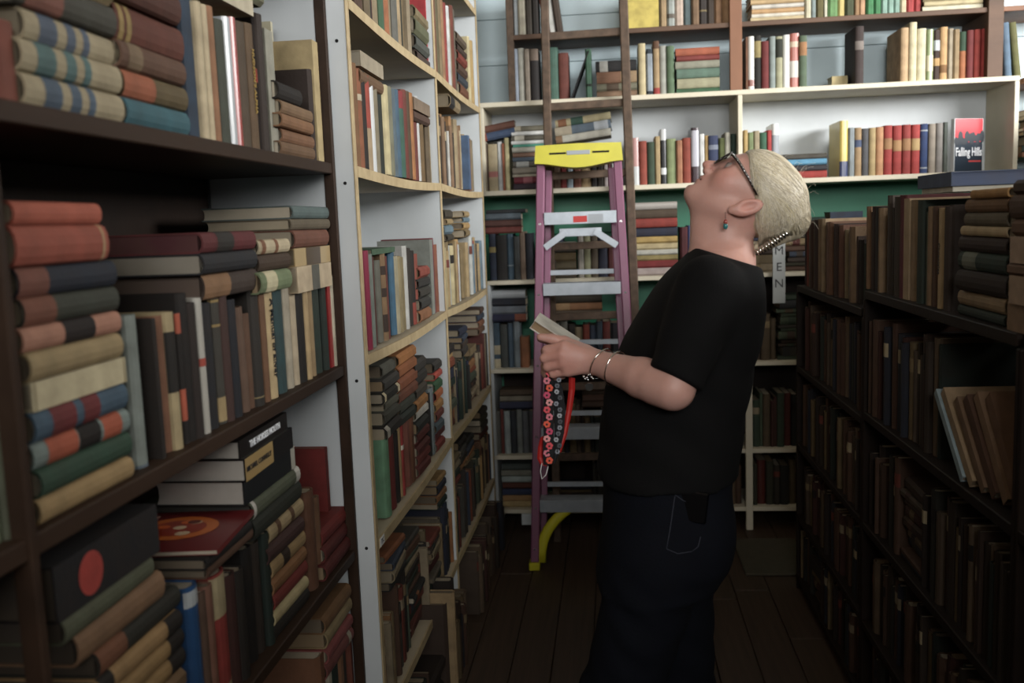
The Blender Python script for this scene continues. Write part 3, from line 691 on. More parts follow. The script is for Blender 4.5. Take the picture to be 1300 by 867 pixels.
row(pB1, 'from the dark brown post', 'B', B, 2.052, [(811, 820.5, 55, 'c9b98a'), (821, 829.5, 62, '33404a', dict(mt='jacket', bands=[(.1, .9, '9aa6b0')])), (830, 838, 52, 'b09468', dict(bands=[(0, .14, 'a83a34'), (.86, 1, '6a4a34')])), (838, 847, 58, 'a9aba0'), (847, 857, 58, '5f7a5a')])
stack('the red and green stack by the orange post', 'B', B, 2.052, 858, 914, [(.022, '3f6a4a', {}), (.045, 'aaa684', {}), (.042, '62806f', {}), (.034, '9a9a86', {}), (.024, '8a3a34', {}), (.034, 'b5603f', {})])
ROWCOUNT[pB1, 'up'] += 1
row(pB1, 'from the dark brown post', 'B', B, 2.052, [(947, 950, 47, '7a5238'), (950, 958, 46, 'd5d5cc', dict(mt='jacket', bands=[(.08, .2, '8a4a38')])), (958, 967, 45, '2c2c28', dict(bands=[(.6, .9, 'a59458')])), (967, 977, 52, '7a3030'), (977, 985, 46, '8f9c98'), (985, 994, 46, 'a9a884', dict(bands=[(.6, .95, '2f352c')])), (994, 1003, 44, 'd5d5ce', dict(mt='jacket')),
    (1003, 1015, 42, 'b05a48', dict(mt='jacket', bands=[(.2, .5, 'c9c4b8'), (.75, .85, 'c9b090')])), (1015, 1025, 45, '5c7058', dict(bands=[(.62, .88, 'b07c4a')])),
    (1085.5, 1097, 33, '453a38', dict(d=.2, bands=[(.6, .75, '8a8078')])), (1143, 1154, 35, 'c9a678', dict(d=.22)), (1154, 1164, 28, 'ddd0a4'), (1164, 1176, 36, 'd9d0aa'), (1176, 1185, 37, '8a9a62', dict(mt='jacket', bands=[(.2, .5, 'c8c09a')])), (1185, 1193, 38, '4a3a34', dict(mt='jacket', bands=[(.3, .45, 'c9a060'), (.6, .8, 'c0c8cc')])),
    (1193, 1203, 34, 'd0a468', dict(bands=[(.15, .3, '8a6234')])), (1203, 1210, 36, 'a89a80'), (1210, 1218, 37, 'a0875f'), (1218, 1227, 40, 'b06a3a', dict(bands=[(.6, 1, '35543f')])), (1227, 1236, 38, '7a2f30'), (1236, 1245, 37, 'a83a30'), (1245, 1254.5, 36, 'b0342e'), (1254.5, 1261, 31, 'd0c49a')])
stack('the small yellow slab by the dark tall book', 'B', BY + .12, 2.052, 1056, 1076, [(.055, 'd0bd84', dict(rnd=False))])
spec('B', B, along('B', B, 2.045, 1281), 2.046, .03, .24, .16, '5f7a92', lean=-.08, place='on the shelf past the corner', ref='', idx=1, custom='blue book leaning past the brown corner post')
spec('B', B, along('B', B, 2.045, 1293), 2.046, .03, .24, .16, '6a6a3a', lean=-.12, place='on the shelf past the corner', ref='', idx=2, custom='olive book leaning past the brown corner post')
fill('on the shelf past the corner', 'from the brown corner post', 'B', B, 1.722, 1.83, 2.5, .28, 31)
fill('on the low shelf past the corner', 'from the brown corner post', 'B', B, 1.382, 1.83, 2.5, .28, 32)
# ---- back wall, white unit
pB2 = 'inside the white unit'
row(pB2, 'from the white bookcase', 'B', B, 1.647, [(614.5, 621, 182, '6a5a4c'), (621, 633, 183, 'b0a07c', dict(bands=[(.3, .42, 'b5706a')])), (633, 639, 180, 'd2d6d6', dict(mt='jacket')), (639, 642, 182, 'a05a3a'), (642, 648, 175, 'c9c08c')])
zt = stack('the tilted pair at the corner', 'B', B, 1.647 + .222, 614, 654, [(.036, '44597a', dict(bands=[(0, .08, 'a05238')])), (.034, '6d4638', {})])
for s_ in SPECS[-2:]:
    s_['mw'] = Matrix.Translation((0, 0, .034)) @ s_['mw'] @ Matrix.Rotation(-.16, 4, 'Y') @ Matrix.Identity(4)
stack('the thin crowded stack left of the wooden rail', 'B', B, 1.647, 651, 692, [(.03, '3a2f3a', {}), (.03, '7a2a3a', dict(bands=[(.3, .6, 'a8606a')])), (.012, 'b0a894', {}), (.032, '8a8274', dict(d=.2)), (.026, '5f5a52', dict(bands=[(.1, .5, 'b0b4b0')])), (.02, '4a5a6a', {}), (.022, '7a5a48', {}), (.024, 'aaa89a', {}), (.012, '3f9a84', {}), (.016, 'dadedc', dict(mt='jacket')), (.024, '5f5c50', dict(bands=[(.1, .4, 'c8c4b4')])), (.018, 'e0e2e0', dict(mt='jacket')), (.026, '7a7664', dict(bands=[(.1, .3, 'c0b8a0')]))])
row(pB2, 'from the white bookcase', 'B', B, 1.647, [(702, 712, 190, '5f4a3a'), (712, 720, 188, '8a3434'), (720, 728, 190, 'a0b4c4', dict(mt='jacket')), (728, 738, 188, '7c4a3a'), (738, 751, 187, 'b09468'), (751, 758, 190, '2d2a2a'), (758, 767, 188, '39342f'), (767, 772, 190, 'c0b4b4'), (772, 776, 190, '5f3038'), (776, 784, 180, 'd5d9da', dict(mt='jacket'))])
stack('the tilted pale trio between the ladder rails', 'B', B, 1.647 + .205, 704, 776, [(.034, 'c0beb0', dict(bands=[(.0, .12, '8a6a4a')])), (.04, '5f7080', dict(bands=[(.0, .3, 'b0a48c'), (.7, .95, 'b8c0c8')])), (.034, 'b0a47c', dict(bands=[(.05, .2, '8a5a3a'), (.28, .5, '35584c')]))])
for s_ in SPECS[-3:]:
    s_['mw'] = Matrix.Translation((0, 0, .030)) @ s_['mw'] @ Matrix.Rotation(-.11, 4, 'Y')
row(pB2, 'from the white bookcase', 'B', B, 1.647, [
    (801, 812, 175, 'b5807a', dict(mt='jacket', bands=[(.0, .4, 'b8bcbc')])), (812, 822, 179, '9a4432'), (822, 832, 180, '3a4f3c'), (832, 839, 173, 'b49c6c'), (839, 846.5, 164, '1f2124', dict(mt='jacket', bands=[(.18, .3, 'd5d8d8'), (.8, 1, 'c5c8c8')])), (847, 859, 176, '8a9a68'), (859, 867, 178, 'ad7450'), (867, 878, 175, '96412f'),
    (878, 888, 162, '3a2630', dict(mt='jacket', bands=[(.3, .95, 'b8b8c4')])), (888, 895, 170, 'd8dad6', dict(mt='jacket')), (895, 900, 172, 'b08f50'), (900, 912.5, 172, '3a4668', dict(bands=[(.7, .8, '8a94a8')])), (913, 921, 175, '66703f'), (921, 928, 168, 'd8d6c4'), (928, 935, 170, '2f4a40'),
    (945, 950, 165, 'c0a260'), (950, 957, 168, '7a8a5c'), (957, 965, 166, 'a89a7a'), (965, 974, 168, '3a6a50'), (974, 980, 165, 'b83a38'), (980, 989.5, 157, 'd5d8d4', dict(mt='jacket', bands=[(.2, .8, '8a9098')]))])
stack('the red and blue stack beside the grey-haired head', 'B', B, 1.647, 991, 1050, [(.034, 'a83830', {}), (.026, '3a3a40', {}), (.026, '5aa0c4', dict(mt='jacket')), (.024, '4f4c44', {})])
row(pB2, 'from the white bookcase', 'B', B, 1.647, [
    (1066, 1077, 153, 'd5bb38', dict(mt='jacket', d=.22, bands=[(0, .28, '3a4670')])), (1077, 1085, 162, '8f9a9e'), (1085, 1094, 162, 'a88a60', dict(bands=[(.6, .75, '4a5a7a')])), (1094, 1103, 163, '56585c'), (1103, 1112, 162, 'b09864'), (1112, 1122, 161, 'c08a5c'),
    (1122, 1133, 159, 'a83632', dict(bands=[(.52, .74, 'a5784a')])), (1133.5, 1145, 159, 'a83632', dict(bands=[(.48, .7, 'b08450')])), (1145.5, 1156.5, 158, '9c3430', dict(bands=[(.48, .72, 'a5784a')])), (1157, 1168, 158, 'b03834', dict(bands=[(.48, .72, 'bb9a60')])),
    (1168, 1178, 157, '2e4472', dict(bands=[(.1, .13, 'a0a8b0'), (.85, .88, 'a0a8b0')])), (1178.5, 1188, 157, '9a8f80'), (1188, 1197, 156, '8a8580'), (1197, 1203, 155, '565f58', dict(mt='jacket'))])
hills = spec('B', B + .02, 0, 1.647, .022, .235, .155, 'd0d6da', place=pB2, ref='', idx=40, rnd=False, mt='jacket', custom='dust-jacketed book reading Falling Hills, red sky over dark trees, cover outward', hills=True)
hills['mw'] = Matrix.Translation((along('B', B, 1.647, 1209), B + .006, 1.647)) @ Matrix.Rotation(math.radians(-68), 4, 'Z')
# ---- back wall below the white unit
pB3 = 'on the green-backed chest-high shelf'
row(pB3, 'from the white bookcase', 'B', B, 1.225, [(622, 631, 297, '2c3648', dict(bands=[(.6, .72, '9a8a50')])), (631, 645, 298, '2b2b2b'), (645, 653, 297, '4a6578', dict(bands=[(.3, .33, '8fa0a8')])), (653, 661, 300, '454a4a'), (661, 668, 294, '8a7462'), (668, 677, 296, '333842'),
    (700, 716, 300, '4a4236'), (734, 742, 296, '8f8a80'), (742, 751, 292, '8a8a68'), (751, 760, 294, '5f5444'), (760, 772, 300, '34384a'), (772, 780, 300, '5a2a2a'), (780, 788, 298, '2a2a2e')])
stack('the grey and red trio by the corner', 'B', B, 1.225 + .222, 616, 662, [(.03, '7f3f38', {}), (.034, '5f3d36', {}), (.03, '5f6e78', {}), (.018, '33383c', dict(dx1=6))])
stack('the dull stack behind the stepladder', 'B', B, 1.225, 704, 732, [(.04, '4f4638', {}), (.04, '5a5038', {}), (.04, '6b5a3a', {}), (.03, '4a443c', {}), (.02, '8a8a80', {})])
stack('the bright mixed stack by the wooden ladder', 'B', B, 1.225, 804, 861, [(.036, 'b5a5a0', dict(mt='jacket')), (.034, '8a2f30', {}), (.026, '9a8a50', {}), (.024, 'c8c8bc', {}), (.03, 'c9b684', {}), (.03, 'c0a052', {}), (.042, '33384a', {}), (.042, '9a3a30', {}), (.040, '57493a', {}), (.034, 'a8a29a', dict(mt='jacket'))])
row(pB3, 'from the white bookcase', 'B', B, 1.225, [(864, 874, 288, '5a2a30'), (874, 881, 286, '4f66a0', dict(mt='jacket')), (881, 888, 290, '2a2a30')])
fill('on the green-backed shelf behind the head', 'from the woman', 'B', B, 1.225, .62, 1.45, .33, 41, p_stack=.6)
stack('the reddish pile above the dark bookcase', 'B', B, 1.225, 1052, 1100, [(.05, '5a4a3a', {}), (.05, '4a443c', {}), (.05, '6a5a4a', {}), (.03, '8f9aa0', {}), (.04, '8a4a34', dict(bands=[(.25, .5, '4a2a22')]))])
pB4 = 'on the waist-high back shelf'
row(pB4, 'from the white bookcase', 'B', B, .80, [(627, 636, 410, '3a5060', dict(bands=[(.3, .5, 'b0a484'), (.0, .2, 'b0a484')])), (636, 646, 412, '454a48'), (646, 653, 410, '4a5f70'), (653, 661, 408, '7a868c'), (661, 672, 428, 'a0643c')])
stack('the silver-topped stack at the corner', 'B', B, .80 + .225, 620, 668, [(.036, '333650', dict(bands=[(.7, 1, '8a4a34')])), (.038, '6a727a', {}), (.036, '252a34', {}), (.04, '9aa0a4', dict(mt='jacket'))])
row(pB4, 'from the white bookcase', 'B', B, .80, [(700, 712, 410, '5a5a52'), (712, 722, 408, '6a6a60'), (722, 740, 412, '33302c'), (741, 758, 412, '8a3a2a'), (758, 766, 408, '3a4a58'), (766, 776, 408, '7a3632'), (776, 790, 410, '33333a')])
stack('the tan slabs behind the stepladder', 'B', B, .80 + .235, 702, 790, [(.036, '57493a', {}), (.036, '9a6a42', dict(bands=[(0, .35, 'b08a5c')])), (.034, '4a443a', {})])
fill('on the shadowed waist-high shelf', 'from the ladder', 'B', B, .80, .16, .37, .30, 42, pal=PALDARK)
fill('on the waist-high cream-edged shelf', 'from the cream post', 'B', B, .812, .43, 1.45, .34, 43, pal=['3a4a3a', '2b332c', '5a4a34', '3c3a34', '8a3a24', '2a2e30', '4a5a44', '4a3a30'], p_stack=.1, top=.5)
fill('on the knee-high cream-edged shelf', 'from the cream post', 'B', B, .395, .645, 1.45, .34, 44, pal=['3a4a3a', '2b332c', '5a4a34', '6a8a4e', '4a2a24', '2a2e30', '4a5a44', '5f2a24'], p_stack=.0, top=.1, hr=(.22, .27))
fill('on the lowest cream-edged shelf', 'from the cream post', 'B', B, .112, .645, 1.45, .24, 45, pal=['3a3a2c', '4a2a24', '5a2620', '2b2c28', '6a5a40', '3a342c'], p_stack=.0, top=.0, hr=(.19, .22))
fill('on the knee-high shelf by the cream post', 'from the cream post', 'B', B, .395, .43, .60, .34, 46, pal=PAL, p_stack=1)
fill('on the lowest shelf by the cream post', 'from the cream post', 'B', B, .112, .43, .60, .24, 47, pal=PALDARK)
pB5 = 'on the knee-high back shelf'
row(pB5, 'from the white bookcase', 'B', B, .375, [(630, 637, 522, '6a6a64'), (637, 641, 520, '7a3a34'), (641, 649, 522, 'a8b4b4', dict(mt='jacket')), (649, 657, 522, '3a4048'), (657, 664, 520, '8a908c'), (664, 672, 522, '6a6e72'), (672, 680, 522, '5a5a5c')])
stack('the flat pair at knee height', 'B', B, .375 + .222, 634, 676, [(.035, '3a3f5a', {}), (.03, '8a8270', {}), (.03, '5a4a3a', {})])
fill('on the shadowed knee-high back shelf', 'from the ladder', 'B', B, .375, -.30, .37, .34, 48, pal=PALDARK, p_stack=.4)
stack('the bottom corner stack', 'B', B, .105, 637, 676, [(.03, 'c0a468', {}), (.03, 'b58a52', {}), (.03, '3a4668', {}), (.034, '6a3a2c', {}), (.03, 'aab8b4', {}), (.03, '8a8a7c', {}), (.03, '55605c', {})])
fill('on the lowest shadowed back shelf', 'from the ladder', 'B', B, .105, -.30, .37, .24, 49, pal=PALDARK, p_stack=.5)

# ---- dark case right of the aisle
pR = 'atop the far dark bay'
row(pR, 'from the MEN sign', 'R', RX, ZR[0][0], [
    (1021, 1027, 281, '33262a'), (1027, 1032, 280, '4a342c'), (1032, 1037, 279, '3c2d28'), (1037, 1041, 278, '8a7154'), (1041, 1047, 278, '9c8462'), (1047, 1051, 282, '6b4c3a'), (1051, 1057, 283, '7a563e'), (1057, 1063, 284, '3a2a24'), (1063, 1076, 286, '6a4634'), (1076, 1081, 288, '7d6244'), (1081, 1092, 300, '3c2c26')], maxd=.2)
pR1 = 'atop the near dark bay'
row(pR1, 'from the far bay', 'R', RX, ZR[1][0], [
    (1098, 1105, 262, '8a6848'), (1105, 1113, 262, '342621'), (1113, 1124, 264, '967a58'), (1124, 1132, 248, '4a4038'), (1132, 1139, 250, '41382f'), (1139, 1145, 248, '5f2a30'), (1145, 1153, 252, 'b59a74', dict(rnd=False)), (1153, 1161, 254, '9a7f5e'), (1161, 1174, 254, '2d3a32'), (1174, 1180, 262, '8f7252'), (1180, 1187, 262, '5a4030'),
    (1187, 1195, 264, 'b89a6c', dict(text=('Chronicles', .016, 'ink', .5))), (1195, 1201, 262, '3a2e28'), (1201, 1206, 260, '352a24')], maxd=.2)
stack('the heaped stack under the dark flat box', 'R', RX, ZR[1][0], 1212, 1274, [(0.0211, '33403a', {}), (0.0317, 'a58a66', dict(rnd=True)), (0.0422, '332824', {}), (0.0370, '2d4038', dict(bands=[(.1, .4, '7a8070')])), (0.0317, '3a2a26', {}), (0.0194, 'c0a67a', {}), (0.0264, '6a5f4c', dict(dx0=6)), (0.0264, '7c5a3a', dict(dx0=10)), (0.0176, 'b0803c', dict(dx0=14))], set_back=.01)
stack('the pale stack at the edge of view', 'R', RX, ZR[1][0], 1277, 1352, [(.05, '9a7a5c', dict(rnd=False)), (.05, 'b5977a', dict(rnd=False)), (.022, '7a5a44', {}), (.046, 'b89a80', dict(rnd=False)), (.03, '6a4a34', {}), (.042, '553c2c', {}), (.026, '4a3528', {})], set_back=.004)
spec('R', RX + .012, 2.10, 1.5285, .011, .20, .33, 'c9c4b4', form='flat', stackname='pale portfolio', idx=1, nst=1, rnd=False, pg='c9c4b4', custom='thin pale portfolio lying under the large dark blue flat book')
box_atlas = spec('R', RX + .006, 2.092, 1.540, .030, .22, .34, '4c5a74', form='flat', stackname='dark blue flat book', idx=1, nst=1, rnd=False, pg='4a5670', custom='large dark blue flat book lying across the uprights on the dark bookcase')
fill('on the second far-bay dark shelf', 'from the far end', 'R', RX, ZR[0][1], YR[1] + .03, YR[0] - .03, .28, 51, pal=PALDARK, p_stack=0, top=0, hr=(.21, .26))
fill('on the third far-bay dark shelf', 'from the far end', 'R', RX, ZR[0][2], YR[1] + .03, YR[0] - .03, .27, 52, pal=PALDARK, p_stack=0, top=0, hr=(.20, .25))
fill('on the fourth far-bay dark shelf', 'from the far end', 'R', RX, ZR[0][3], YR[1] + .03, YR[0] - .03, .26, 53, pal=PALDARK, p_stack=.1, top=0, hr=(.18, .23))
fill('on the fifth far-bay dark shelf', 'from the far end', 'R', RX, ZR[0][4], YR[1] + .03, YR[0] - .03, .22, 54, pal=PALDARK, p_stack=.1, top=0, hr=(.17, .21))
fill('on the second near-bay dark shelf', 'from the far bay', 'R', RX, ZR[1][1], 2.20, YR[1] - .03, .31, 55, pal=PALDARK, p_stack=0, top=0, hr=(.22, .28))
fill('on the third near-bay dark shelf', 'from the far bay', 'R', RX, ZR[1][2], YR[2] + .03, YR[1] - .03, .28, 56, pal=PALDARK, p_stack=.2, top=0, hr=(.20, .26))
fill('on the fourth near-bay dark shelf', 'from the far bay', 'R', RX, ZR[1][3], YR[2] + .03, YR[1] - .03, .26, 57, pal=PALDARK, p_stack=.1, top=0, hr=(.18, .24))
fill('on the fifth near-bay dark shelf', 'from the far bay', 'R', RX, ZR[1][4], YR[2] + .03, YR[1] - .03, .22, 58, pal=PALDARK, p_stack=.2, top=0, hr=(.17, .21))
# the slanting heap on the second shelf
hp = [(1.99, .018, .23, '9ab0b8', -.84), (1.955, .024, .24, 'b0926c', -.84), (1.91, .022, .22, '8a6a4e', -.80), (1.87, .026, .23, '6a4a38', -.78), (1.83, .026, .24, 'a07c5c', -.74), (1.79, .03, .24, '8a6448', -.70)]
for i, (yy, t, h, c, ln) in enumerate(hp):
    spec('R', RX + .004 + .006 * i, yy, ZR[1][1] + .012, t, h, .16, c, lean=ln, rnd=False, place='in the slanting heap', ref='from the far bay', idx=i + 1,
         custom='slanting %s book, %s in the heap on the near dark bay' % (['pale blue-edged', 'tan', 'brown', 'dark brown', 'light tan', 'reddish tan'][i], ORD[i]))
for i in (3, 4):
    a, b = YR[i], YR[i - 1]
    fill('on the dark bay beside the viewer', 'from the far bay', 'R', RX, 1.272, a + .03, b - .03, .26, 60 + i, pal=PALDARK, p_stack=.2, top=0)
# the red-covered cookery magazine lying on the flat pair
mag = spec('L', S - .006, along('L', S, ZA1[3] + .29, 326), ZA1[3] + .2672, .008, .20, .19, '7d1c20', form='flat', rnd=False, mt='jacket', yaw=.10,
           custom='glossy red picture magazine lying cover up on the low dark shelf', food=True)

# ------------------------------------------------------------------ build the books
def lin(h, g=GAIN):
    c = srgb(h); l = .3 * c[0] + .59 * c[1] + .11 * c[2]          # cloth faded with age
    return [min(.8, (x * .82 + l * .18) * g) for x in c]
def book_profile(t, d, rnd, n):
    if rnd:
        r = min(.30 * t, .010)
        return [(-t / 2, d)] + [(-t / 2 * math.cos(PI * i / n), r - r * math.sin(PI * i / n)) for i in range(n + 1)] + [(t / 2, d)], r
    return [(-t / 2, d), (-t / 2, 0), (t / 2, 0), (t / 2, d)], 0.0
def cover_geo(t, h, d, rnd, n=6):
    outer, r = book_profile(t, d, rnd, n)
    bt = min(.0026, t * .16)
    inner = []
    for x, y in outer:
        inner.append((x * (t / 2 - bt) / (t / 2), y if y >= d - 1e-6 else max(y + bt, bt)))
    k = len(outer); V = []
    for z in (0, h):
        V += [(x, y, z) for x, y in outer] + [(x, y, z) for x, y in inner]
    F = []
    for i in range(k - 1):
        F.append((i, i + 1, 2 * k + i + 1, 2 * k + i))
        F.append((k + i + 1, k + i, 3 * k + i, 3 * k + i + 1))
        F.append((i + 1, i, k + i, k + i + 1))
        F.append((2 * k + i, 2 * k + i + 1, 3 * k + i + 1, 3 * k + i))
    F.append((0, 2 * k, 3 * k, k)); F.append((2 * k - 1, 4 * k - 1, 3 * k - 1, k - 1))
    return V, F
def pages_geo(t, h, d, rnd):
    bt = min(.0026, t * .16) ; x = t / 2 - bt; e = min(.003, .1 * t); y0 = (min(.30 * t, .010) if rnd else 0) * .8 + bt; y1 = d - e
    m = y1 - min(.004, .1 * t)
    pr = [(-x, y0), (x, y0), (x, y1), (x * .4, m), (-x * .4, m), (-x, y1)]
    V = [(a, b, e) for a, b in pr] + [(a, b, h - e) for a, b in pr]; k = 6
    F = [tuple(range(k - 1, -1, -1)), tuple(range(k, 2 * k))] + [(i, (i + 1) % k, k + (i + 1) % k, k + i) for i in range(k)]
    return V, F
def band_geo(t, d, h, rnd, h0, h1, off=.0005, n=6):
    pr, r = book_profile(t, d, rnd, n)
    pr = pr[1:-1]; k = len(pr); V = []
    if not rnd: pr = [(-t / 2, -off), (t / 2, -off)]; k = 2
    else: pr = [(x * (1 + 2 * off / t), y - off) for x, y in pr]
    for z in (h0 * h, h1 * h):
        V += [(x, y, z) for x, y in pr]
    return V, [(i, i + 1, k + i + 1, k + i) for i in range(k - 1)]
def poly_patch(name, pts, x, colour, parent, material='plain', d=1, h=1):
    """flat printed patch on a front cover: points in fractions of the cover"""
    V = [(x, p[0] * d, p[1] * h) for p in pts]
    F = [tuple(range(len(V)))] if x > 0 else [tuple(range(len(V) - 1, -1, -1))]
    o = bpy.data.objects.new(name, mesh_from(name, V, F, material, srgb(colour))); COL.objects.link(o); o.parent = parent
    return o
def ring(cx, cy, rx, ry, n=16):
    return [(cx + rx * math.cos(2 * PI * i / n), cy + ry * math.sin(2 * PI * i / n)) for i in range(n)]
import colorsys
def colour_name(hx):
    r, g, b = [int(hx[i:i + 2], 16) / 255 for i in (0, 2, 4)]
    h, s, v = colorsys.rgb_to_hsv(r, g, b); h *= 360
    if v < .19: return 'black'
    if s < .14: return 'white' if v > .8 else 'pale grey' if v > .64 else 'grey' if v > .36 else 'charcoal'
    if h < 16 or h > 340:
        return 'maroon' if v < .45 else 'red' if s > .55 else 'brick red' if s > .4 else 'pinkish'
    if h < 28: return ('dark brown' if v < .36 else 'brown' if v < .55 else 'rust brown' if s > .5 and v < .68 else 'orange' if s > .55 else 'light brown')
    if h < 46: return ('dark brown' if v < .34 else 'drab brown' if v < .5 else 'tan' if v < .72 else 'ochre' if s > .45 else 'cream')
    if h < 66: return ('dark olive' if v < .35 else 'olive' if v < .58 else 'yellow' if s > .5 else 'cream')
    if h < 175: return 'dark green' if v < .36 else 'green' if s > .2 else 'grey-green'
    if h < 255: return 'navy' if v < .38 else 'blue' if s > .3 else 'blue-grey'
    return 'purple'
def screen_area(s):
    h, t, d = s['h'], s['t'], s['d']
    best = 0
    for q in (((-t / 2, 0, 0), (t / 2, 0, 0), (t / 2, 0, h), (-t / 2, 0, h)),):
        P = [proj(np.array((s['mw'] @ Vector(c))[:])) for c in q]
        if any((np.array((s['mw'] @ Vector(c))[:]) - CAM) @ CF < .1 for c in q): return 0
        A = abs(sum(P[i][0] * P[(i + 1) % 4][1] - P[(i + 1) % 4][0] * P[i][1] for i in range(4))) / 2
        xs = [p[0] for p in P]; ys = [p[1] for p in P]
        w, hh = max(xs) - min(xs), max(ys) - min(ys)
        fx = max(0, min(FW, max(xs)) - max(0, min(xs))) / max(w, 1e-6); fy = max(0, min(FH, max(ys)) - max(0, min(ys))) / max(hh, 1e-6)
        cx, cy = sum(xs) / 4, sum(ys) / 4
        A *= fx * fy
        if s['face'] == 'B' and 775 < cx < 945 and 300 < cy: A *= .05
        if s['face'] == 'B' and cx > 1025 and cy > 290: A *= .02
        if s['face'] == 'B' and cx < 618 : A *= .3
        if s['face'] == 'B' and cy > 640: A *= .3
        best = max(best, A)
    if s.get('custom'): best += 400
    return best
for s in SPECS: s['area'] = screen_area(s)
SPECS_SORT = sorted(SPECS, key=lambda s: -s['area'])
KEEP = {id(s) for s in SPECS_SORT[:MAXI]}
used_labels = {}
mesh_cache = {}
rpg = random.Random(77)
def page_col(s):
    return srgb(s['pg'] if s.get('pg') else rpg.choice(['a09580', '8d826e', '7a6f5c', '6a5f50', '948a78', '857258', 'b3aa98']))
def label_of(s):
    c = colour_name(s['col'])
    if s.get('custom'): return s['custom']
    extra = ''
    if s['bands']:
        cs = []
        for b in s['bands']:
            n_ = colour_name(b[2])
            if n_ != c and n_ not in cs: cs.append(n_)
        if cs: extra = ' with ' + cs[0] + (' bands' if len(s['bands']) > 1 else ' band')
    if s['form'] == 'flat':
        pos = 'alone as' if s['nst'] == 1 else ('topmost of' if s['idx'] == 1 else 'lowest of' if s['idx'] == s['nst'] else ORD[s['idx'] - 1] + ' from top of')
        for e in (extra, ''):
            l = f"{c} flat book{e}, {pos} {s['stackname']}"
            if len(l.split()) <= 16: return l
        l = f"{c} book, {pos} {s['stackname']}"
        if len(l.split()) > 16: print('LONG', l)
        return l
    size = 'thin' if s['t'] < .014 else 'thick' if s['t'] > .036 else 'slim' if s['t'] < .022 else 'upright'
    for e in (extra, ''):
        l = f"{size} {c} book{e}, {ORD[min(s['idx'], 49) - 1]} {s['ref']}, {s['place']}"
        if len(l.split()) <= 16: return l
    l = f"{c} book, {ORD[min(s['idx'], 49) - 1]} {s['ref']}, {s['place']}"
    if len(l.split()) > 16: print('LONG', l)
    return l
mass = {'cloth': ([], [], []), 'pages': ([], [], [])}
nbig = 0
for s in SPECS:
    t, h, d, mw, rnd = s['t'], s['h'], s['d'], s['mw'], s['rnd']
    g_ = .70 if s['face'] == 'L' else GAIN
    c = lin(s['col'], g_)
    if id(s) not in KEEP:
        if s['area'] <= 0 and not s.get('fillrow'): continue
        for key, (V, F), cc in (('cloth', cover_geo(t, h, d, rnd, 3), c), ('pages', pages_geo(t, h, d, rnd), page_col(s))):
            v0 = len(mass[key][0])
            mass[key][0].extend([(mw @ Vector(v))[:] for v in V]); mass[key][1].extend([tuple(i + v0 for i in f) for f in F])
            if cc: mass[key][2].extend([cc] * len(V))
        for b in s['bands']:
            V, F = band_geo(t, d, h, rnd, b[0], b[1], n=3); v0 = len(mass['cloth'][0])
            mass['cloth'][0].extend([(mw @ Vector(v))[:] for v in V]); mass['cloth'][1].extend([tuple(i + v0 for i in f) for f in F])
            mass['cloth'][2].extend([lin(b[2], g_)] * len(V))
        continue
    root = empty('book', mw=mw)
    lb = label_of(s)
    if lb in used_labels:
        used_labels[lb] += 1
        lb = lb.replace(' book', ' companion book', 1) if used_labels[lb] == 2 else lb.replace(' book', ' further book', 1)
    used_labels.setdefault(lb, 1)
    tag(root, lb, 'book', 'old books on the shop shelves')
    V, F = cover_geo(t, h, d, rnd)
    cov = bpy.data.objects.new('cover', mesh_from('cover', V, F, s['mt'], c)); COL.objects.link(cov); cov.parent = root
    V, F = pages_geo(t, h, d, rnd)
    pg = bpy.data.objects.new('page_block', mesh_from('page_block', V, F, 'pages', page_col(s))); COL.objects.link(pg); pg.parent = root
    for b in s['bands']:
        V, F = band_geo(t, d, h, rnd, b[0], b[1])
        o = bpy.data.objects.new('spine_band', mesh_from('spine_band', V, F, s['mt'], lin(b[2], g_))); COL.objects.link(o); o.parent = cov
    if s['text']:
        body, size, ink, cz = s['text']
        me = text_mesh(body, size, ink, bold=True)
        o = bpy.data.objects.new('lettering', me); COL.objects.link(o); o.parent = cov
        yy = -.0012
        o.matrix_basis = Matrix(((0, 1, 0, 0), (0, 0, -1, yy), (-1, 0, 0, cz * h), (0, 0, 0, 1)))
    if s.get('oval'):
        n = 24; Vv = []
        for i in range(n): Vv.append((.40 * t * math.sin(2 * PI * i / n), -.0008, h * .70 + .026 * math.cos(2 * PI * i / n)))
        o = bpy.data.objects.new('spine_oval', mesh_from('spine_oval', Vv, [tuple(range(n))], 'cloth', lin(s['oval']))); COL.objects.link(o); o.parent = cov
    if s.get('frontpic'):
        poly_patch('cover_picture', [(.15, .55), (.62, .55), (.62, .93), (.15, .93)], -t / 2 - .0006, s['frontpic'], cov, 'plain', d, h)
    X = t / 2 + .0006
    if s.get('comic'):
        poly_patch('cover_picture', [(0, 0), (1, 0), (1, .12), (.6, .17), (.3, .1), (0, .22)], X, 'b03a44', cov, 'plain', d, h)
        poly_patch('cover_picture', [(0, .02), (.22, .05), (.30, .18), (.1, .30), (0, .27)], X + .0003, '3c4fa0', cov, 'plain', d, h)
        poly_patch('cover_picture', ring(.66, .45, .27, .2), X, 'cdc9a0', cov, 'plain', d, h)
        for k in range(6):
            a = .35 + .1 * k
            pts = [(X + .0008, d * (.35 + .5 * j / 7 + .04 * math.sin(j * 2 + k)), h * (.32 + .05 * k + .035 * math.sin(j * 1.7 + k * 2))) for j in range(8)]
            Vt, Ft = tube_geo(pts, .0012, 4)
            o = bpy.data.objects.new('ink_line', mesh_from('ink_line', Vt, Ft, 'ink')); COL.objects.link(o); o.parent = cov
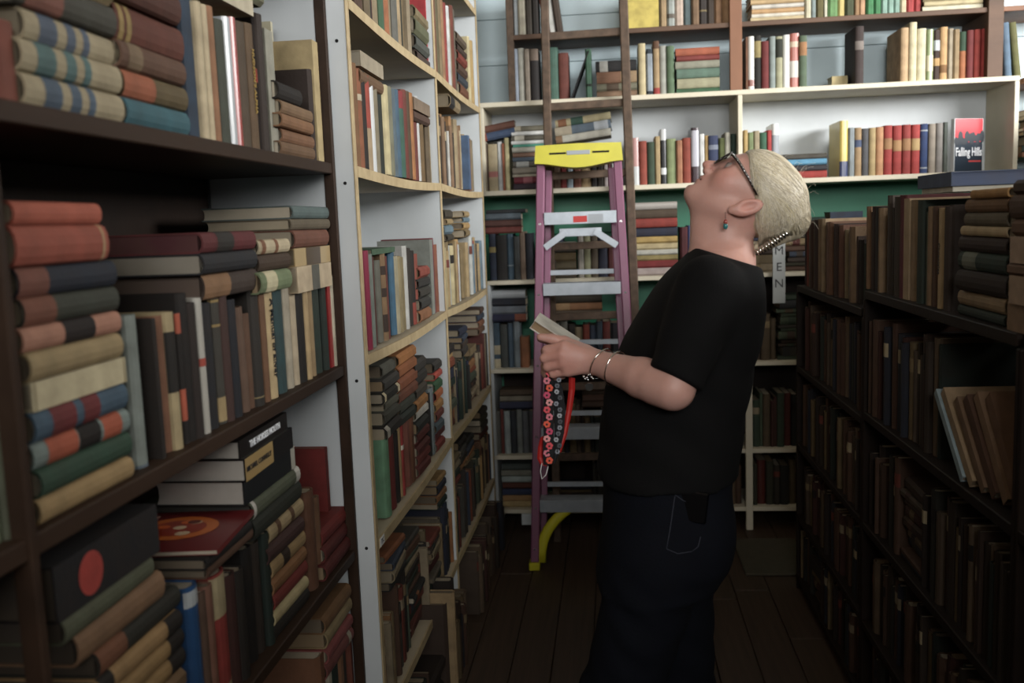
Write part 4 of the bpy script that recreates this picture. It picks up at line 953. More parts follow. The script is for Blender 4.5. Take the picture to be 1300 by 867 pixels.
    if s.get('hills'):
        poly_patch('cover_picture', [(.02, .56), (.98, .56), (.98, .995), (.02, .995)], X, 'c8343e', cov, 'jacket', d, h)
        poly_patch('cover_picture', [(.02, .005), (.98, .005), (.98, .56), (.02, .56)], X, '27323e', cov, 'jacket', d, h)
        rr = random.Random(4)
        for k in range(13):
            cx = .06 + .075 * k
            poly_patch('tree_silhouette', ring(cx, .58 + rr.uniform(-.03, .09), .06 + rr.uniform(0, .03), .05 + rr.uniform(0, .08), 9), X + .0003 + .00002 * k, '222a33', cov, 'plain', d, h)
        for body, zf_, sz, mt_, fx_ in (('Falling Hills', .37, .033, 'ink_white', .5), ('a novel', .18, .010, 'sticker_red', .68)):
            if body == 'a novel':
                poly_patch('cover_line', [(.5, .185), (.93, .185), (.93, .215), (.5, .215)], X + .0006, 'b03a3a', cov, 'plain', d, h); continue
            me = text_mesh(body, sz, mt_, bold=True)
            o = bpy.data.objects.new('lettering', me); COL.objects.link(o); o.parent = cov
            w = max(v.co.x for v in me.vertices) - min(v.co.x for v in me.vertices); k_ = .9 * d / w
            o.matrix_basis = Matrix(((0, 0, 1, X + .0012), (k_, 0, 0, fx_ * d), (0, 1.6, 0, zf_ * h), (0, 0, 0, 1)))
    if s.get('food'):
        poly_patch('cover_picture', ring(.52, .45, .34, .30, 20), X, 'b8622c', cov, 'jacket', d, h)
        poly_patch('cover_picture', ring(.52, .45, .24, .20, 20), X + .0003, '8a2c1c', cov, 'jacket', d, h)
        rr = random.Random(8)
        for k in range(7):
            poly_patch('cover_picture', ring(.35 + rr.random() * .34, .3 + rr.random() * .3, .06, .05, 8), X + .0005 + .00003 * k, rr.choice(['d8a050', 'c8b090', '5a1c14', 'c8602c']), cov, 'jacket', d, h)
        poly_patch('title_strip', [(.80, .1), (.84, .1), (.84, .8), (.80, .8)], X, 'd0a090', cov, 'plain', d, h)
        poly_patch('title_strip', [(.88, .2), (.91, .2), (.91, .7), (.88, .7)], X, 'c89080', cov, 'plain', d, h)
    nbig += 1
me = bpy.data.meshes.new('shelved_books')
Vc, Fc, Cc = mass['cloth']; Vp, Fp, Cp = mass['pages']
n0 = len(Vc)
me.from_pydata(Vc + Vp, [], Fc + [tuple(i + n0 for i in f) for f in Fp])
me.materials.append(MATS['cloth']); me.materials.append(MATS['pages'])
me.polygons.foreach_set('material_index', [0] * len(Fc) + [1] * len(Fp))
ca = me.color_attributes.new('col', 'FLOAT_COLOR', 'POINT')
ca.data.foreach_set('color', [x for c in Cc for x in (*c, 1.0)] + [x for c in Cp for x in (*c, 1.0)])
me.update()
so = bpy.data.objects.new('shelved_books', me); COL.objects.link(so)
tag(so, 'crowded rows of small dim old books filling the shadowed shelves', 'books', kind='stuff')
print('BOOKS', len(SPECS), 'individual', nbig, 'cut area', SPECS_SORT[min(MAXI, len(SPECS) - 1)]['area'])

# ------------------------------------------------------------------ MEN sign
mat('sign_board', 'a3a7a6', .6, noise=(.25, '84888a'), nscale=12)
sg = on_y(990, 345, BY - .03)
sign = box('sign', (sg[0] - .030, sg[0] + .026), (BY - .022, BY - .014), (sg[2] - .145, sg[2] + .175), 'sign_board', None, .001)
tag(sign, 'narrow white vertical board lettered MEN on the back shelves', 'sign')
for k, ch in enumerate('MEN'):
    o = bpy.data.objects.new('letter', text_mesh(ch, .055, 'ink')); COL.objects.link(o); o.parent = sign
    o.matrix_basis = Matrix(((1, 0, 0, sg[0] - .002), (0, 0, -1, BY - .0225), (0, 1, 0, sg[2] + .095 - .075 * k), (0, 0, 0, 1)))

# ------------------------------------------------------------------ old wooden ladder
def slat(name, a, b, w, d, m, parent, up=(0, 1, 0)):
    """straight bar of width w (across) and depth d between two points"""
    a, b = Vector(a), Vector(b); t = (b - a).normalized()
    dv = (Vector(up) - t * Vector(up).dot(t)).normalized(); s_ = t.cross(dv)
    bm = bmesh.new(); M = Matrix.Identity(4)
    for i in range(3): M[i][0], M[i][1], M[i][2], M[i][3] = s_[i], dv[i], t[i], a[i]
    bm_box(bm, (-w / 2, -d / 2, 0), (w / 2, d / 2, (b - a).length), min(w, d) * .12, M)
    return add_part(name, bm_mesh(bm, name, m), parent)
wl = empty('wooden_ladder', (-.1, 4.33, 0)); tag(wl, 'old dark wooden ladder with worn rungs leaning on the back shelves', 'ladder')
WL = lambda x, z: (x, 4.30 + .042 * z, z)
slat('rail', WL(-.288, 0), WL(-.272, 3.0), .036, .05, 'old_ladder_wood', wl)
slat('rail', WL(.112, 0), WL(.068, 3.0), .040, .05, 'old_ladder_wood', wl)
for py in (43, 134, 223, 313, 402, 490, 578):
    z = on_y(745, py, 4.36)[2]
    slat('rung', WL(-.272, z + .004), WL(.082, z + .008), .034, .026, 'old_ladder_wood', wl)

# ------------------------------------------------------------------ stepladder
sl = empty('stepladder', (-.13, 3.95, 0)); tag(sl, 'folded stepladder with purple rails, yellow top cap and aluminium treads', 'ladder')
SX = -.134
def SP(side, z, off=0.0):      # point on the front rail
    return (SX + side * (.232 - .067 * z / 1.78), 3.945 + .145 * z + off, z)
for sd in (-1, 1):
    slat('rail', SP(sd, .03), SP(sd, 1.775), .036, .055, 'purple_fibreglass', sl)
    slat('rear_rail', (SP(sd, .05)[0] * 1.0 - sd * .03, SP(sd, .05, .085)[1], .05), (SP(sd, 1.72)[0] - sd * .03, SP(sd, 1.72, .07)[1], 1.72), .028, .03, 'purple_fibreglass', sl)
    ft = box('foot', (SP(sd, 0)[0] - .024, SP(sd, 0)[0] + .024), (3.912, 3.985), (0.0, .034), 'yellow_plastic', sl, .004)
    # curved yellow brace from the foot to the lowest tread
    pts = []
    for k in range(9):
        q = k / 8; x = SP(sd, 0)[0] - sd * (.028 + .13 * q ** 1.9); pts.append((x, 3.938 + .03 * q, .03 + .235 * q ** .72))
    tube('foot_brace', pts, .023, 'yellow_plastic', sl, 8, flat=.35, up=(0, 1, 0))
    for z in (.11, .285, .59, .895, 1.2, 1.505):
        p = SP(sd, z, -.028)
        V, F = tube_geo([(p[0], p[1] - .003, z - .02), (p[0], p[1] + .004, z - .02)], .006, 8)
        add_part('rivet', mesh_from('rivet', V, F, 'steel'), sl)
for k, z in enumerate((.30, .61, .92, 1.228, 1.533)):
    a, b = SP(-1, z), SP(1, z); y = a[1]
    x0, x1 = a[0] + .018, b[0] - .018
    st = box('step', (x0, x1), (y - .030, y + .055), (z - .006, z), 'aluminium', sl, .001)
    lip = box('step_lip', (x0, x1), (y - .034, y - .030), (z - .052, z + .001), 'aluminium', sl, .001)
    add_part('step_lip', bm_mesh((lambda bm: (bm_box(bm, (x0, y + .053, z - .04), (x1, y + .056, z)), bm)[1])(bmesh.new()), 'step_lip', 'aluminium'), sl)
    if k < 4:
        box('rear_brace', (x0 + .02, x1 - .02), (y + .078, y + .088), (z + .03, z + .052), 'aluminium', sl, .001)
    if k == 4:
        for sd, xx in ((-1, x0), (1, x1)):
            slat('gusset', (xx, y - .046, z - .150), (xx - sd * .095, y - .046, z - .085), .028, .004, 'aluminium', sl)
        box('gusset_bar', (x0 + .065, x1 - .065), (y - .040, y - .036), (z - .105, z - .070), 'aluminium', sl, .001)
        box('sticker', (SX - .03, SX + .03), (y - .0352, y - .0342), (z - .045, z - .018), 'sticker_red', lip, 0)
        box('sticker', (SX + .035, SX + .10), (y - .0352, y - .0342), (z - .05, z - .012), 'sticker_grey', lip, 0)
# yellow moulded top cap
bm = bmesh.new()
zc = 1.775; yc = SP(-1, zc)[1]
prof = []
n = 24
for i in range(n + 1):
    q = -1 + 2 * i / n
    prof.append((SX + q * .190, zc - .030 - (.022 * math.cos(q * PI / 2) ** 2)))
top = [(SX + (-1 + 2 * i / n) * .184, zc + .050 - .004 * abs(-1 + 2 * i / n)) for i in range(n + 1)]
rows = [[bm.verts.new((x, yy, z)) for x, z in prof] + [bm.verts.new((x, yy, z)) for x, z in top[::-1]] for yy in (yc - .062, yc + .10)]
k = len(rows[0])
for i in range(k): bm.faces.new((rows[0][i], rows[0][(i + 1) % k], rows[1][(i + 1) % k], rows[1][i]))
for r_ in rows:
    h_ = k // 2
    for i in range(h_ - 1): bm.faces.new((r_[i], r_[i + 1], r_[k - 2 - i], r_[k - 1 - i]))
bmesh.ops.recalc_face_normals(bm, faces=bm.faces)
cap = add_part('top_cap', bm_mesh(bm, 'top_cap', 'yellow_plastic'), sl)
for xx in (-.125, .06): box('slot', (SX + xx, SX + xx + .072), (yc - .0635, yc - .0605), (zc + .006, zc + .014), 'hole', cap, 0)
box('embossed_plate', (SX - .05, SX + .05), (yc - .0638, yc - .061), (zc + .002, zc + .020), 'sticker_grey', cap, .001)

# ------------------------------------------------------------------ unseen bookcases added beyond the frame to block window light
for i, (a, b, top) in enumerate(((-2.9, -.7, 2.62), (-.66, 1.54, 2.62), (1.60, 4.20, 1.92))):
    cc = case('bookcase', (2.2, (a + b) / 2, 0), ['very tall dark bookcase of the next aisle, end nearest the shop window', 'very tall dark bookcase in the middle of the next aisle', 'lower dark bookcase of the next aisle, end nearest the back wall'][i])
    nz = round(top / .34)
    for k in range(nz + 1): box('shelf', (2.02, 2.30), (a + .02, b - .02), (.04 + (top - .064) * k / nz, .064 + (top - .064) * k / nz), 'black_wood', cc)
    for y in (a, b - .02): box('upright', (2.02, 2.30), (y, y + .02), (0, top), 'black_wood', cc)
    box('back_panel', (2.30, 2.315), (a, b), (0, top), 'black_wood', cc)
for i, (xa, xb) in enumerate(((-.56, .66), (1.0, 1.98))):  # added unseen cases that keep front-window light off low shelves and floor
    cc = case('bookcase', ((xa + xb) / 2, -1.3, 0), ['tall dark bookcase standing across the aisle behind the viewer', 'tall dark bookcase across the next gap behind the viewer'][i])
    for k in range(7): box('shelf', (xa + .02, xb - .02), (-1.44, -1.20), (.04 + .308 * k, .064 + .308 * k), 'black_wood', cc)
    for x in (xa, xb - .02): box('upright', (x, x + .02), (-1.44, -1.20), (0, 1.93), 'black_wood', cc)
    box('back_panel', (xa, xb), (-1.455, -1.44), (0, 1.93), 'black_wood', cc)

# ------------------------------------------------------------------ the woman (signed-distance modelling -> one smooth surface)
YW = 2.05
def W(px, py, dy=0.0): return on_y(px, py, YW + dy)
def smin(a, b, k):
    h = np.clip(.5 + .5 * (b - a) / k, 0, 1); return b * (1 - h) + a * h - k * h * (1 - h)
def smax(a, b, k): return -smin(-a, -b, k)
def ell(P, c, r, R=None):
    q = P - np.asarray(c)
    if R is not None: q = q @ R.T
    r = np.asarray(r); k0 = np.linalg.norm(q / r, axis=1); k1 = np.linalg.norm(q / (r * r), axis=1)
    return k0 * (k0 - 1) / np.maximum(k1, 1e-9)
def cone(P, a, b, ra, rb):
    a = np.asarray(a, float); b = np.asarray(b, float); ab = b - a
    h = np.clip(((P - a) @ ab) / (ab @ ab), 0, 1)
    return np.linalg.norm(P - a - h[:, None] * ab, axis=1) - (ra + (rb - ra) * h)
def chain(P, pts, rs, k=.01):
    d = None
    for i in range(len(pts) - 1):
        e = cone(P, pts[i], pts[i + 1], rs[i], rs[i + 1]); d = e if d is None else smin(d, e, k)
    return d
def sdf_mesh(name, fn, lo, hi, res, material, colfn=None, relax=0):
    lo = np.array(lo, float); hi = np.array(hi, float); B = 4
    nb = np.ceil((hi - lo) / (res * B)).astype(int); N = nb * B + 1
    cx = [lo[i] + (np.arange(nb[i]) + .5) * res * B for i in range(3)]
    G = np.stack(np.meshgrid(*cx, indexing='ij'), -1).reshape(-1, 3)
    dc = fn(G); act = np.abs(dc) < res * B * 1.9
    D = np.repeat(np.repeat(np.repeat(dc.reshape(nb), B, 0), B, 1), B, 2)
    D = np.pad(D, ((0, 1),) * 3, mode='edge').astype(np.float32)
    blocks = np.argwhere(act.reshape(nb))
    off = np.stack(np.meshgrid(*[np.arange(B + 1)] * 3, indexing='ij'), -1).reshape(-1, 3)
    ids = (blocks[:, None, :] * B + off[None]).reshape(-1, 3)
    flat = np.unique(ids[:, 0] * N[1] * N[2] + ids[:, 1] * N[2] + ids[:, 2])
    ijk = np.stack(np.unravel_index(flat, N), -1)
    D.reshape(-1)[flat] = fn(lo + ijk * res)
    S_ = D < 0
    cell = np.zeros(N - 1, bool)
    corners = [(i, j, k) for i in (0, 1) for j in (0, 1) for k in (0, 1)]
    cnt = sum(S_[i:N[0] - 1 + i, j:N[1] - 1 + j, k:N[2] - 1 + k].astype(np.int8) for i, j, k in corners)
    ci = np.argwhere((cnt > 0) & (cnt < 8))
    vid = -np.ones(N - 1, np.int64); vid[ci[:, 0], ci[:, 1], ci[:, 2]] = np.arange(len(ci))
    acc = np.zeros((len(ci), 3)); num = np.zeros(len(ci))
    for a in corners:
        for ax in range(3):
            if a[ax]: continue
            b = list(a); b[ax] = 1
            da = D[ci[:, 0] + a[0], ci[:, 1] + a[1], ci[:, 2] + a[2]]; db = D[ci[:, 0] + b[0], ci[:, 1] + b[1], ci[:, 2] + b[2]]
            m = (da < 0) != (db < 0); t = np.where(m, da / np.where(m, da - db, 1), 0)
            p = np.array(a, float)[None] + t[:, None] * (np.array(b) - np.array(a))[None]
            acc[m] += p[m]; num[m] += 1
    V = lo + (ci + acc / num[:, None]) * res
    F = []
    for ax in range(3):
        u, v = (ax + 1) % 3, (ax + 2) % 3
        sl0 = [slice(None)] * 3; sl1 = [slice(None)] * 3; sl0[ax] = slice(0, -1); sl1[ax] = slice(1, None)
        e = np.argwhere(S_[tuple(sl0)] != S_[tuple(sl1)])
        e = e[(e[:, u] > 0) & (e[:, v] > 0) & (e[:, u] < N[u] - 1) & (e[:, v] < N[v] - 1)]
        q = []
        for du, dv in ((-1, -1), (0, -1), (0, 0), (-1, 0)):
            c = e.copy(); c[:, u] += du; c[:, v] += dv; q.append(vid[c[:, 0], c[:, 1], c[:, 2]])
        q = np.stack(q, -1); ins = S_[e[:, 0], e[:, 1], e[:, 2]]
        q[~ins] = q[~ins][:, ::-1]; F.append(q)
    F = np.concatenate(F); F = F[(F >= 0).all(1)]
    me = bpy.data.meshes.new(name); me.from_pydata(V.tolist(), [], F.tolist())
    me.materials.append(MATS[material]); me.polygons.foreach_set('use_smooth', [True] * len(me.polygons))
    if colfn is not None:
        C = colfn(V); ca = me.color_attributes.new('col', 'FLOAT_COLOR', 'POINT')
        ca.data.foreach_set('color', np.concatenate([C, np.ones((len(V), 1))], 1).ravel())
    me.update()
    return me
# head frame: u = up along the face, f = out of the face, s = towards the viewer
HC = W(867, 243); HU = np.array([.859, 0, .512]); HF = np.array([-.512, 0, .859]); HS = np.array([0., -1, 0])
HR = np.stack([HU, HF, HS])
def H(u, f, s=0.0): return HC + HU * u + HF * f + HS * s
def head_sdf(P):
    Q = np.stack([(P - HC) @ HU, (P - HC) @ HF, np.abs((P - HC) @ HS)], -1)       # mirrored: both sides alike
    d = ell(Q, (.128, -.089, 0), (.078, .086, .067))
    d = smin(d, ell(Q, (.088, -.047, 0), (.080, .050, .056)), .025)
    d = smin(d, cone(Q, (.020, -.020, .004), (.050, -.080, .046), .019, .017), .030)
    d = smin(d, ell(Q, (.016, -.014, 0), (.017, .016, .020)), .016)
    d = smin(d, ell(Q, (.044, -.016, 0), (.024, .020, .026)), .014)
    d = smin(d, cone(Q, (.120, -.008, 0), (.119, -.016, .034), .012, .010), .016)
    d = smin(d, ell(Q, (.082, -.030, .040), (.024, .024, .018)), .022)
    d = smax(d, -ell(Q, (.103, .002, .031), (.013, .012, .016)), .010)
    d = smin(d, ell(Q, (.103, -.0135, .031), (.0125, .0125, .0125)), .003)
    d = smin(d, cone(Q, (.109, -.003, 0), (.070, .020, 0), .0065, .0095), .010)
    d = smin(d, ell(Q, (.0635, .009, .0105), (.008, .009, .0065)), .006)
    d = smax(d, -ell(Q, (.0595, .010, .0065), (.004, .006, .003)), .003)
    d = smin(d, ell(Q, (.0475, .0015, 0), (.0055, .0065, .019)), .004)
    d = smin(d, ell(Q, (.0370, .0005, 0), (.0060, .0065, .017)), .004)
    d = smax(d, -ell(Q, (.0422, .004, 0), (.0020, .008, .024)), .002)
    d = smax(d, -ell(Q, (.0265, .006, 0), (.006, .006, .018)), .006)
    d = d + .0011 * np.exp(-((Q[:, 0] - .052 - .55 * (Q[:, 2] - .024)) / .0028) ** 2) * np.exp(-((Q[:, 2] - .028) / .010) ** 2) * (Q[:, 1] > -.03)
    d = d + .0009 * np.exp(-((Q[:, 0] - .0905) / .0022) ** 2) * np.exp(-((Q[:, 2] - .034) / .013) ** 2) * (Q[:, 1] > -.03)
    # ear
    er = np.array([[.954, -.30, 0], [.30, .954, 0], [0, 0, 1]])
    e = ell(Q, (.086, -.097, .073), (.033, .0170, .0085), er)
    e = smax(e, -ell(Q, (.090, -.096, .083), (.022, .0105, .0075), er), .004)
    e = smin(e, ell(Q, (.058, -.084, .071), (.010, .008, .005)), .006)
    e = smin(e, ell(Q, (.082, -.083, .072), (.007, .004, .006)), .004)
    return smin(d, e, .005)
# ---- arms and hands
A_SH, A_EL, A_WR = W(898, 372, -.165), W(854, 493, -.212), W(757, 460, -.080)
B_SH, B_EL, B_WR = W(898, 372, .165), W(862, 500, .20), W(748, 455, .105)
def hand_near(P):
    mc = [W(716, 439, -.086), W(713, 450, -.093), W(715, 461, -.092), W(720, 471, -.086)]
    pip = [W(694, 444, -.079), W(691, 455, -.084), W(695, 466, -.083), W(702, 475, -.078)]
    dip = [W(696, 452, -.054), W(694, 462, -.057), W(698, 471, -.057), W(705, 479, -.055)]
    tip = [W(708, 453, -.044), W(707, 462, -.046), W(710, 471, -.047), W(715, 478, -.046)]
    d = None
    for i in range(4):
        e = chain(P, [W(747, 452 + 4 * i, -.078), mc[i]], [.016, .0125])
        d = e if d is None else smin(d, e, .012)
    d = smin(d, chain(P, [W(744, 447, -.062), W(717, 434, -.058)], [.0165, .0125]), .014)
    fr = [.0093, .0097, .0093, .0082]
    for i in range(4):
        d = smin(d, chain(P, [mc[i], pip[i], dip[i], tip[i]], [fr[i] + .002, fr[i], fr[i] - .001, fr[i] - .0022], .004), .0022)
    d = smin(d, chain(P, [W(717, 434, -.058), W(700, 430, -.062), W(686, 428, -.064)], [.0122, .0108, .0085], .004), .005)
    return d
def hand_far(P):
    d = None
    mc = [W(712, 440 + 9 * i, .085) for i in range(4)]
    for i in range(4):
        e = chain(P, [W(742, 450 + 4 * i, .10), mc[i]], [.015, .0125]); d = e if d is None else smin(d, e, .012)
    for i in range(4):
        d = smin(d, chain(P, [mc[i], W(692, 446 + 9 * i, .075), W(694, 450 + 9 * i, .052), W(705, 452 + 8 * i, .045)], [.0115, .0098, .009, .0078], .004), .004)
    return smin(d, chain(P, [W(740, 445, .085), W(715, 436, .07), W(698, 432, .066), W(686, 430, .064)], [.0155, .012, .0105, .0085], .004), .008)
def arms(P):
    m1 = A_EL * .62 + A_WR * .38
    d = chain(P, [A_SH, A_EL], [.048, .037]); d = smin(d, chain(P, [A_EL, A_EL * .8 + A_WR * .2, m1, A_WR], [.037, .0420, .0405, .0255]), .030)
    d = smin(d, hand_near(P), .016)
    m2 = B_EL * .62 + B_WR * .38
    e = smin(chain(P, [B_SH, B_EL], [.050, .041]), chain(P, [B_EL, m2, B_WR], [.041, .0395, .0265]), .02)
    e = smin(e, hand_far(P), .016)
    return np.minimum(d, e)
# ---- torso from the outline of the shirt
TZ, TF, TB, TY = [], [], [], []
for py, pf, pb, hw in ((300, 892, 946, .05), (318, 880, 953, .085), (332, 864, 960, .135), (348, 846, 964, .170), (370, 830, 967, .188), (400, 811, 968, .188), (430, 794, 964, .178), (460, 780, 956, .168), (500, 769, 948, .160), (540, 765, 941, .163), (580, 763, 934, .172), (620, 764, 929, .182), (660, 763, 927, .186), (700, 757, 918, .180), (740, 752, 905, .170)):
    a, b = W(pf, py), W(pb, py); TZ.append(a[2]); TF.append(a[0]); TB.append(b[0]); TY.append(hw)
TZ, TF, TB, TY = [np.array(x)[::-1] for x in (TZ, TF, TB, TY)]
_zs = np.linspace(TZ[0], TZ[-1], 160)
def _smooth(v):
    w = np.interp(_zs, TZ, v); k = np.ones(9) / 9
    return np.convolve(np.pad(w, 4, mode='edge'), k, 'valid')
_TF, _TB, _TY = _smooth(TF), _smooth(TB), _smooth(TY)
def torso(P, off=0.0, zlo=-9, zhi=9):
    z = np.clip(P[:, 2], TZ[0], TZ[-1])
    f, b, hw = np.interp(z, _zs, _TF), np.interp(z, _zs, _TB), np.interp(z, _zs, _TY)
    cx, rx = (f + b) / 2, (b - f) / 2 + off; ry = hw + off
    q = (np.abs((P[:, 0] - cx) / rx) ** 2.25 + np.abs((P[:, 1] - YW) / ry) ** 2.25) ** (1 / 2.25)
    d = (q - 1) * np.minimum(rx, ry) * .92
    return np.maximum(d, np.maximum(zlo - P[:, 2], P[:, 2] - zhi))
NB = W(922, 326)
def neck(P):
    d = cone(P, H(.050, -.088), NB, .050, .058)
    d = smin(d, cone(P, H(.022, -.045), W(897, 318), .026, .036), .03)
    return d
def body_sdf(P):
    d = smin(head_sdf(P), neck(P), .022)
    d = smin(d, torso(P, -.014, zlo=.93, zhi=1.425), .03)
    return smin(d, arms(P), .02)
SKIN = np.array(srgb('c0968a')); LIP = np.array(srgb('8f5350')); PINK = np.array(srgb('c07a6c'))
def skin_col(V):
    C = np.repeat(SKIN[None], len(V), 0)
    Q = np.stack([(V - HC) @ HU, (V - HC) @ HF, np.abs((V - HC) @ HS)], -1)
    def mixin(w, c):
        nonlocal C
        C = C * (1 - w[:, None]) + c[None] * w[:, None]
    mixin(.75 * np.exp(-(((Q[:, 0] - .042) / .010) ** 2 + ((Q[:, 1] - .006) / .008) ** 2 + (Q[:, 2] / .017) ** 2)), LIP)
    mixin(.45 * np.exp(-(((Q[:, 0] - .078) / .025) ** 2 + ((Q[:, 2] - .05) / .03) ** 2 + ((Q[:, 1] + .02) / .03) ** 2)), PINK)
    mixin(.5 * np.exp(-(((Q[:, 0] - .086) / .03) ** 2 + ((Q[:, 1] + .097) / .02) ** 2 + ((Q[:, 2] - .078) / .012) ** 2)), PINK)
    mixin(.35 * np.exp(-(((Q[:, 0] - .07) / .012) ** 2 + ((Q[:, 1] - .022) / .01) ** 2)), PINK)
    mixin(.55 * np.exp(-(((Q[:, 0] - .1205) / .0045) ** 2 + ((Q[:, 2] - .032) / .02) ** 2)) * (Q[:, 1] > -.02), np.array(srgb('7a5a48')))
    mixin(.4 * np.exp(-(np.linalg.norm(V - W(710, 458, -.09), axis=1) / .045) ** 2), PINK)
    return C
person = empty('person', (0.13, YW, 0)); tag(person, 'grey-haired woman in black shirt and jeans gazing upward, holding a small book', 'person')
add_part('body', sdf_mesh('body', body_sdf, (-.19, 1.76, .90), (.44, 2.33, 1.68), .0036, 'skin', skin_col), person)
# eyes behind the glasses
mat('eye_white', '9a8e88', .3)
for s_ in (-1, 1):
    bm = bmesh.new(); bmesh.ops.create_uvsphere(bm, u_segments=14, v_segments=10, radius=.0118)
    bmesh.ops.translate(bm, vec=Vector(H(.103, -.0118, s_ * .031)), verts=bm.verts)
    ey = add_part('eye', bm_mesh(bm, 'eye', 'eye_white', True), person)
    bm = bmesh.new(); bmesh.ops.create_uvsphere(bm, u_segments=10, v_segments=8, radius=.0052)
    bmesh.ops.translate(bm, vec=Vector(H(.104, -.0045, s_ * .031)), verts=bm.verts)
    add_part('iris', bm_mesh(bm, 'iris', 'ink', True), ey)
# ---- shirt
NP0, NP1 = W(880, 313), W(958, 337)
_nd = (NP1 - NP0) / np.linalg.norm(NP1 - NP0); NN = np.array([-_nd[2], 0, _nd[0]])
def shirt_sdf(P):
    d = torso(P, .004, zlo=W(850, 625, -.17)[2], zhi=9)
    hem = np.exp(-((P[:, 2] - W(850, 625, -.17)[2]) / .05) ** 2) * .004
    for sh, el_ in ((A_SH, A_EL), (B_SH, B_EL)):
        ax = (el_ - sh) / np.linalg.norm(el_ - sh)
        s_ = cone(P, sh - ax * .01, el_, .066, .055)
        cut = (P - (sh + (el_ - sh) * .90)) @ ax - .13 * (P[:, 0] - el_[0])
        d = smin(d, smax(s_, cut, .006), .022)
    d = smax(d, (P - NP0) @ NN, .006)
    # soft folds in the knit
    d = d - hem - .0022 * np.sin(P[:, 2] * 52 + P[:, 0] * 38 + 3 * np.sin(P[:, 1] * 17)) * np.clip((1.30 - P[:, 2]) / .15, 0, 1)
    return d
add_part('shirt', sdf_mesh('shirt', shirt_sdf, (-.12, 1.74, .85), (.40, 2.36, 1.46), .005, 'black_knit'), person)
# ---- jeans
HIPN, KNN = W(836, 712, -.088), W(786, 885, -.10)
HIPF, KNF = W(850, 712, .088), W(866, 885, .088)
ANN = np.array([KNN[0] - .015, KNN[1] - .01, .09]); ANF = np.array([KNF[0] + .05, KNF[1] + .01, .09])
def jeans_sdf(P):
    ztop = W(850, 600, -.17)[2]
    d = torso(P, -.003, zlo=W(850, 722)[2], zhi=ztop)
    seat = ell(P, W(892, 685, -.08), (.062, .085, .095)); d = smin(d, seat, .05)
    d = smin(d, ell(P, W(892, 685, .08), (.062, .085, .095)), .05)
    d = smin(d, chain(P, [HIPN, KNN, ANN], [.100, .082, .060], .03), .04)
    d = smin(d, chain(P, [HIPF, KNF, ANF], [.100, .076, .058], .03), .04)
    d = np.maximum(d, P[:, 2] - ztop)
    w = np.clip((.80 - P[:, 2]) / .1, 0, 1)
    d = d - .003 * w * np.sin(P[:, 2] * 70 + P[:, 0] * 40 + 2 * np.sin(P[:, 1] * 25)) * np.sin(P[:, 0] * 22 + 1)
    return np.maximum(d, .055 - P[:, 2])
jeans = add_part('jeans', sdf_mesh('jeans', jeans_sdf, (-.16, 1.80, .04), (.36, 2.30, .99), .0065, 'denim'), person)
def snap(fn, p, it=8, off=0.0):
    p = np.array(p, float)[None]
    for _ in range(it):
        d = fn(p)[0] - off; e = 1e-3
        g = np.array([(fn(p + np.eye(3)[i] * e)[0] - fn(p - np.eye(3)[i] * e)[0]) / (2 * e) for i in range(3)])
        n = np.linalg.norm(g)
        if n < 1e-6: break
        p = p - g / n * d * .9
    return p[0]
def seam(pts, name='stitching'):
    tube(name, [snap(jeans_sdf, W(x, y, -.24), 14, .0005) for x, y in pts], .0011, 'stitch', jeans, 5)
seam([(860, 632), (876, 640), (896, 646), (914, 645)]); seam([(860, 634), (856, 660), (851, 690), (848, 704)]); seam([(848, 704), (866, 712), (888, 712)]); seam([(888, 712), (899, 706), (905, 690)])
for kn, an, nm in ((KNN, ANN, 'shoe'), (KNF, ANF, 'shoe')):
    def shoe(P, an=an):
        d = smin(ell(P, an + np.array([-.085, 0, -.042]), (.115, .046, .050)), ell(P, an + np.array([.005, 0, -.02]), (.055, .040, .075)), .03)
        return np.maximum(d, .004 - P[:, 2])
    add_part('shoe', sdf_mesh('shoe', shoe, an - np.array([.23, .08, .09]), an + np.array([.09, .08, .08]), .007, 'shoe_leather'), person)
# ---- hair
def hair_sdf(P):
    Q = np.stack([(P - HC) @ HU, (P - HC) @ HF, (P - HC) @ HS], -1)
    d = ell(Q, (.133, -.092, 0), (.084, .096, .079))
    d = smin(d, ell(P, W(990, 258), (.054, .060, .058)), .03)
    d = smin(d, ell(P, W(1004, 277), (.040, .048, .043)), .007)
    d = smin(d, cone(P, W(1004, 290), W(960, 316), .024, .013), .014)
    z = P[:, 2]
    xl = np.interp(z, [W(960, 318)[2], W(950, 285)[2], W(952, 262)[2], W(947, 230)[2], W(944, 197)[2], W(940, 180)[2]], [W(949, 318)[0], W(951, 285)[0], W(957, 262)[0], W(948, 230)[0], W(943, 197)[0], W(941, 180)[0]])
    d = d + .0065 * np.exp(-np.clip(P[:, 0] - xl, 0, 1) / .016)
    return smax(d, (xl - P[:, 0]) * .95, .006)
hair = add_part('hair', sdf_mesh('hair', hair_sdf, (.24, 1.93, 1.38), (.44, 2.17, 1.67), .004, 'hair_base'), person)
def snap_many(fn, P, off, it=10):
    for _ in range(it):
        d = fn(P) - off; e = 1e-3
        G = np.stack([(fn(P + np.eye(3)[i] * e) - fn(P - np.eye(3)[i] * e)) / (2 * e) for i in range(3)], -1)
        P = P - G / np.maximum(np.linalg.norm(G, axis=1, keepdims=True), 1e-6) * (d * .9)[:, None]
    return P
rh = random.Random(9); NS, NK = 1700, 14
c0 = H(.138, -.093)
paths = []
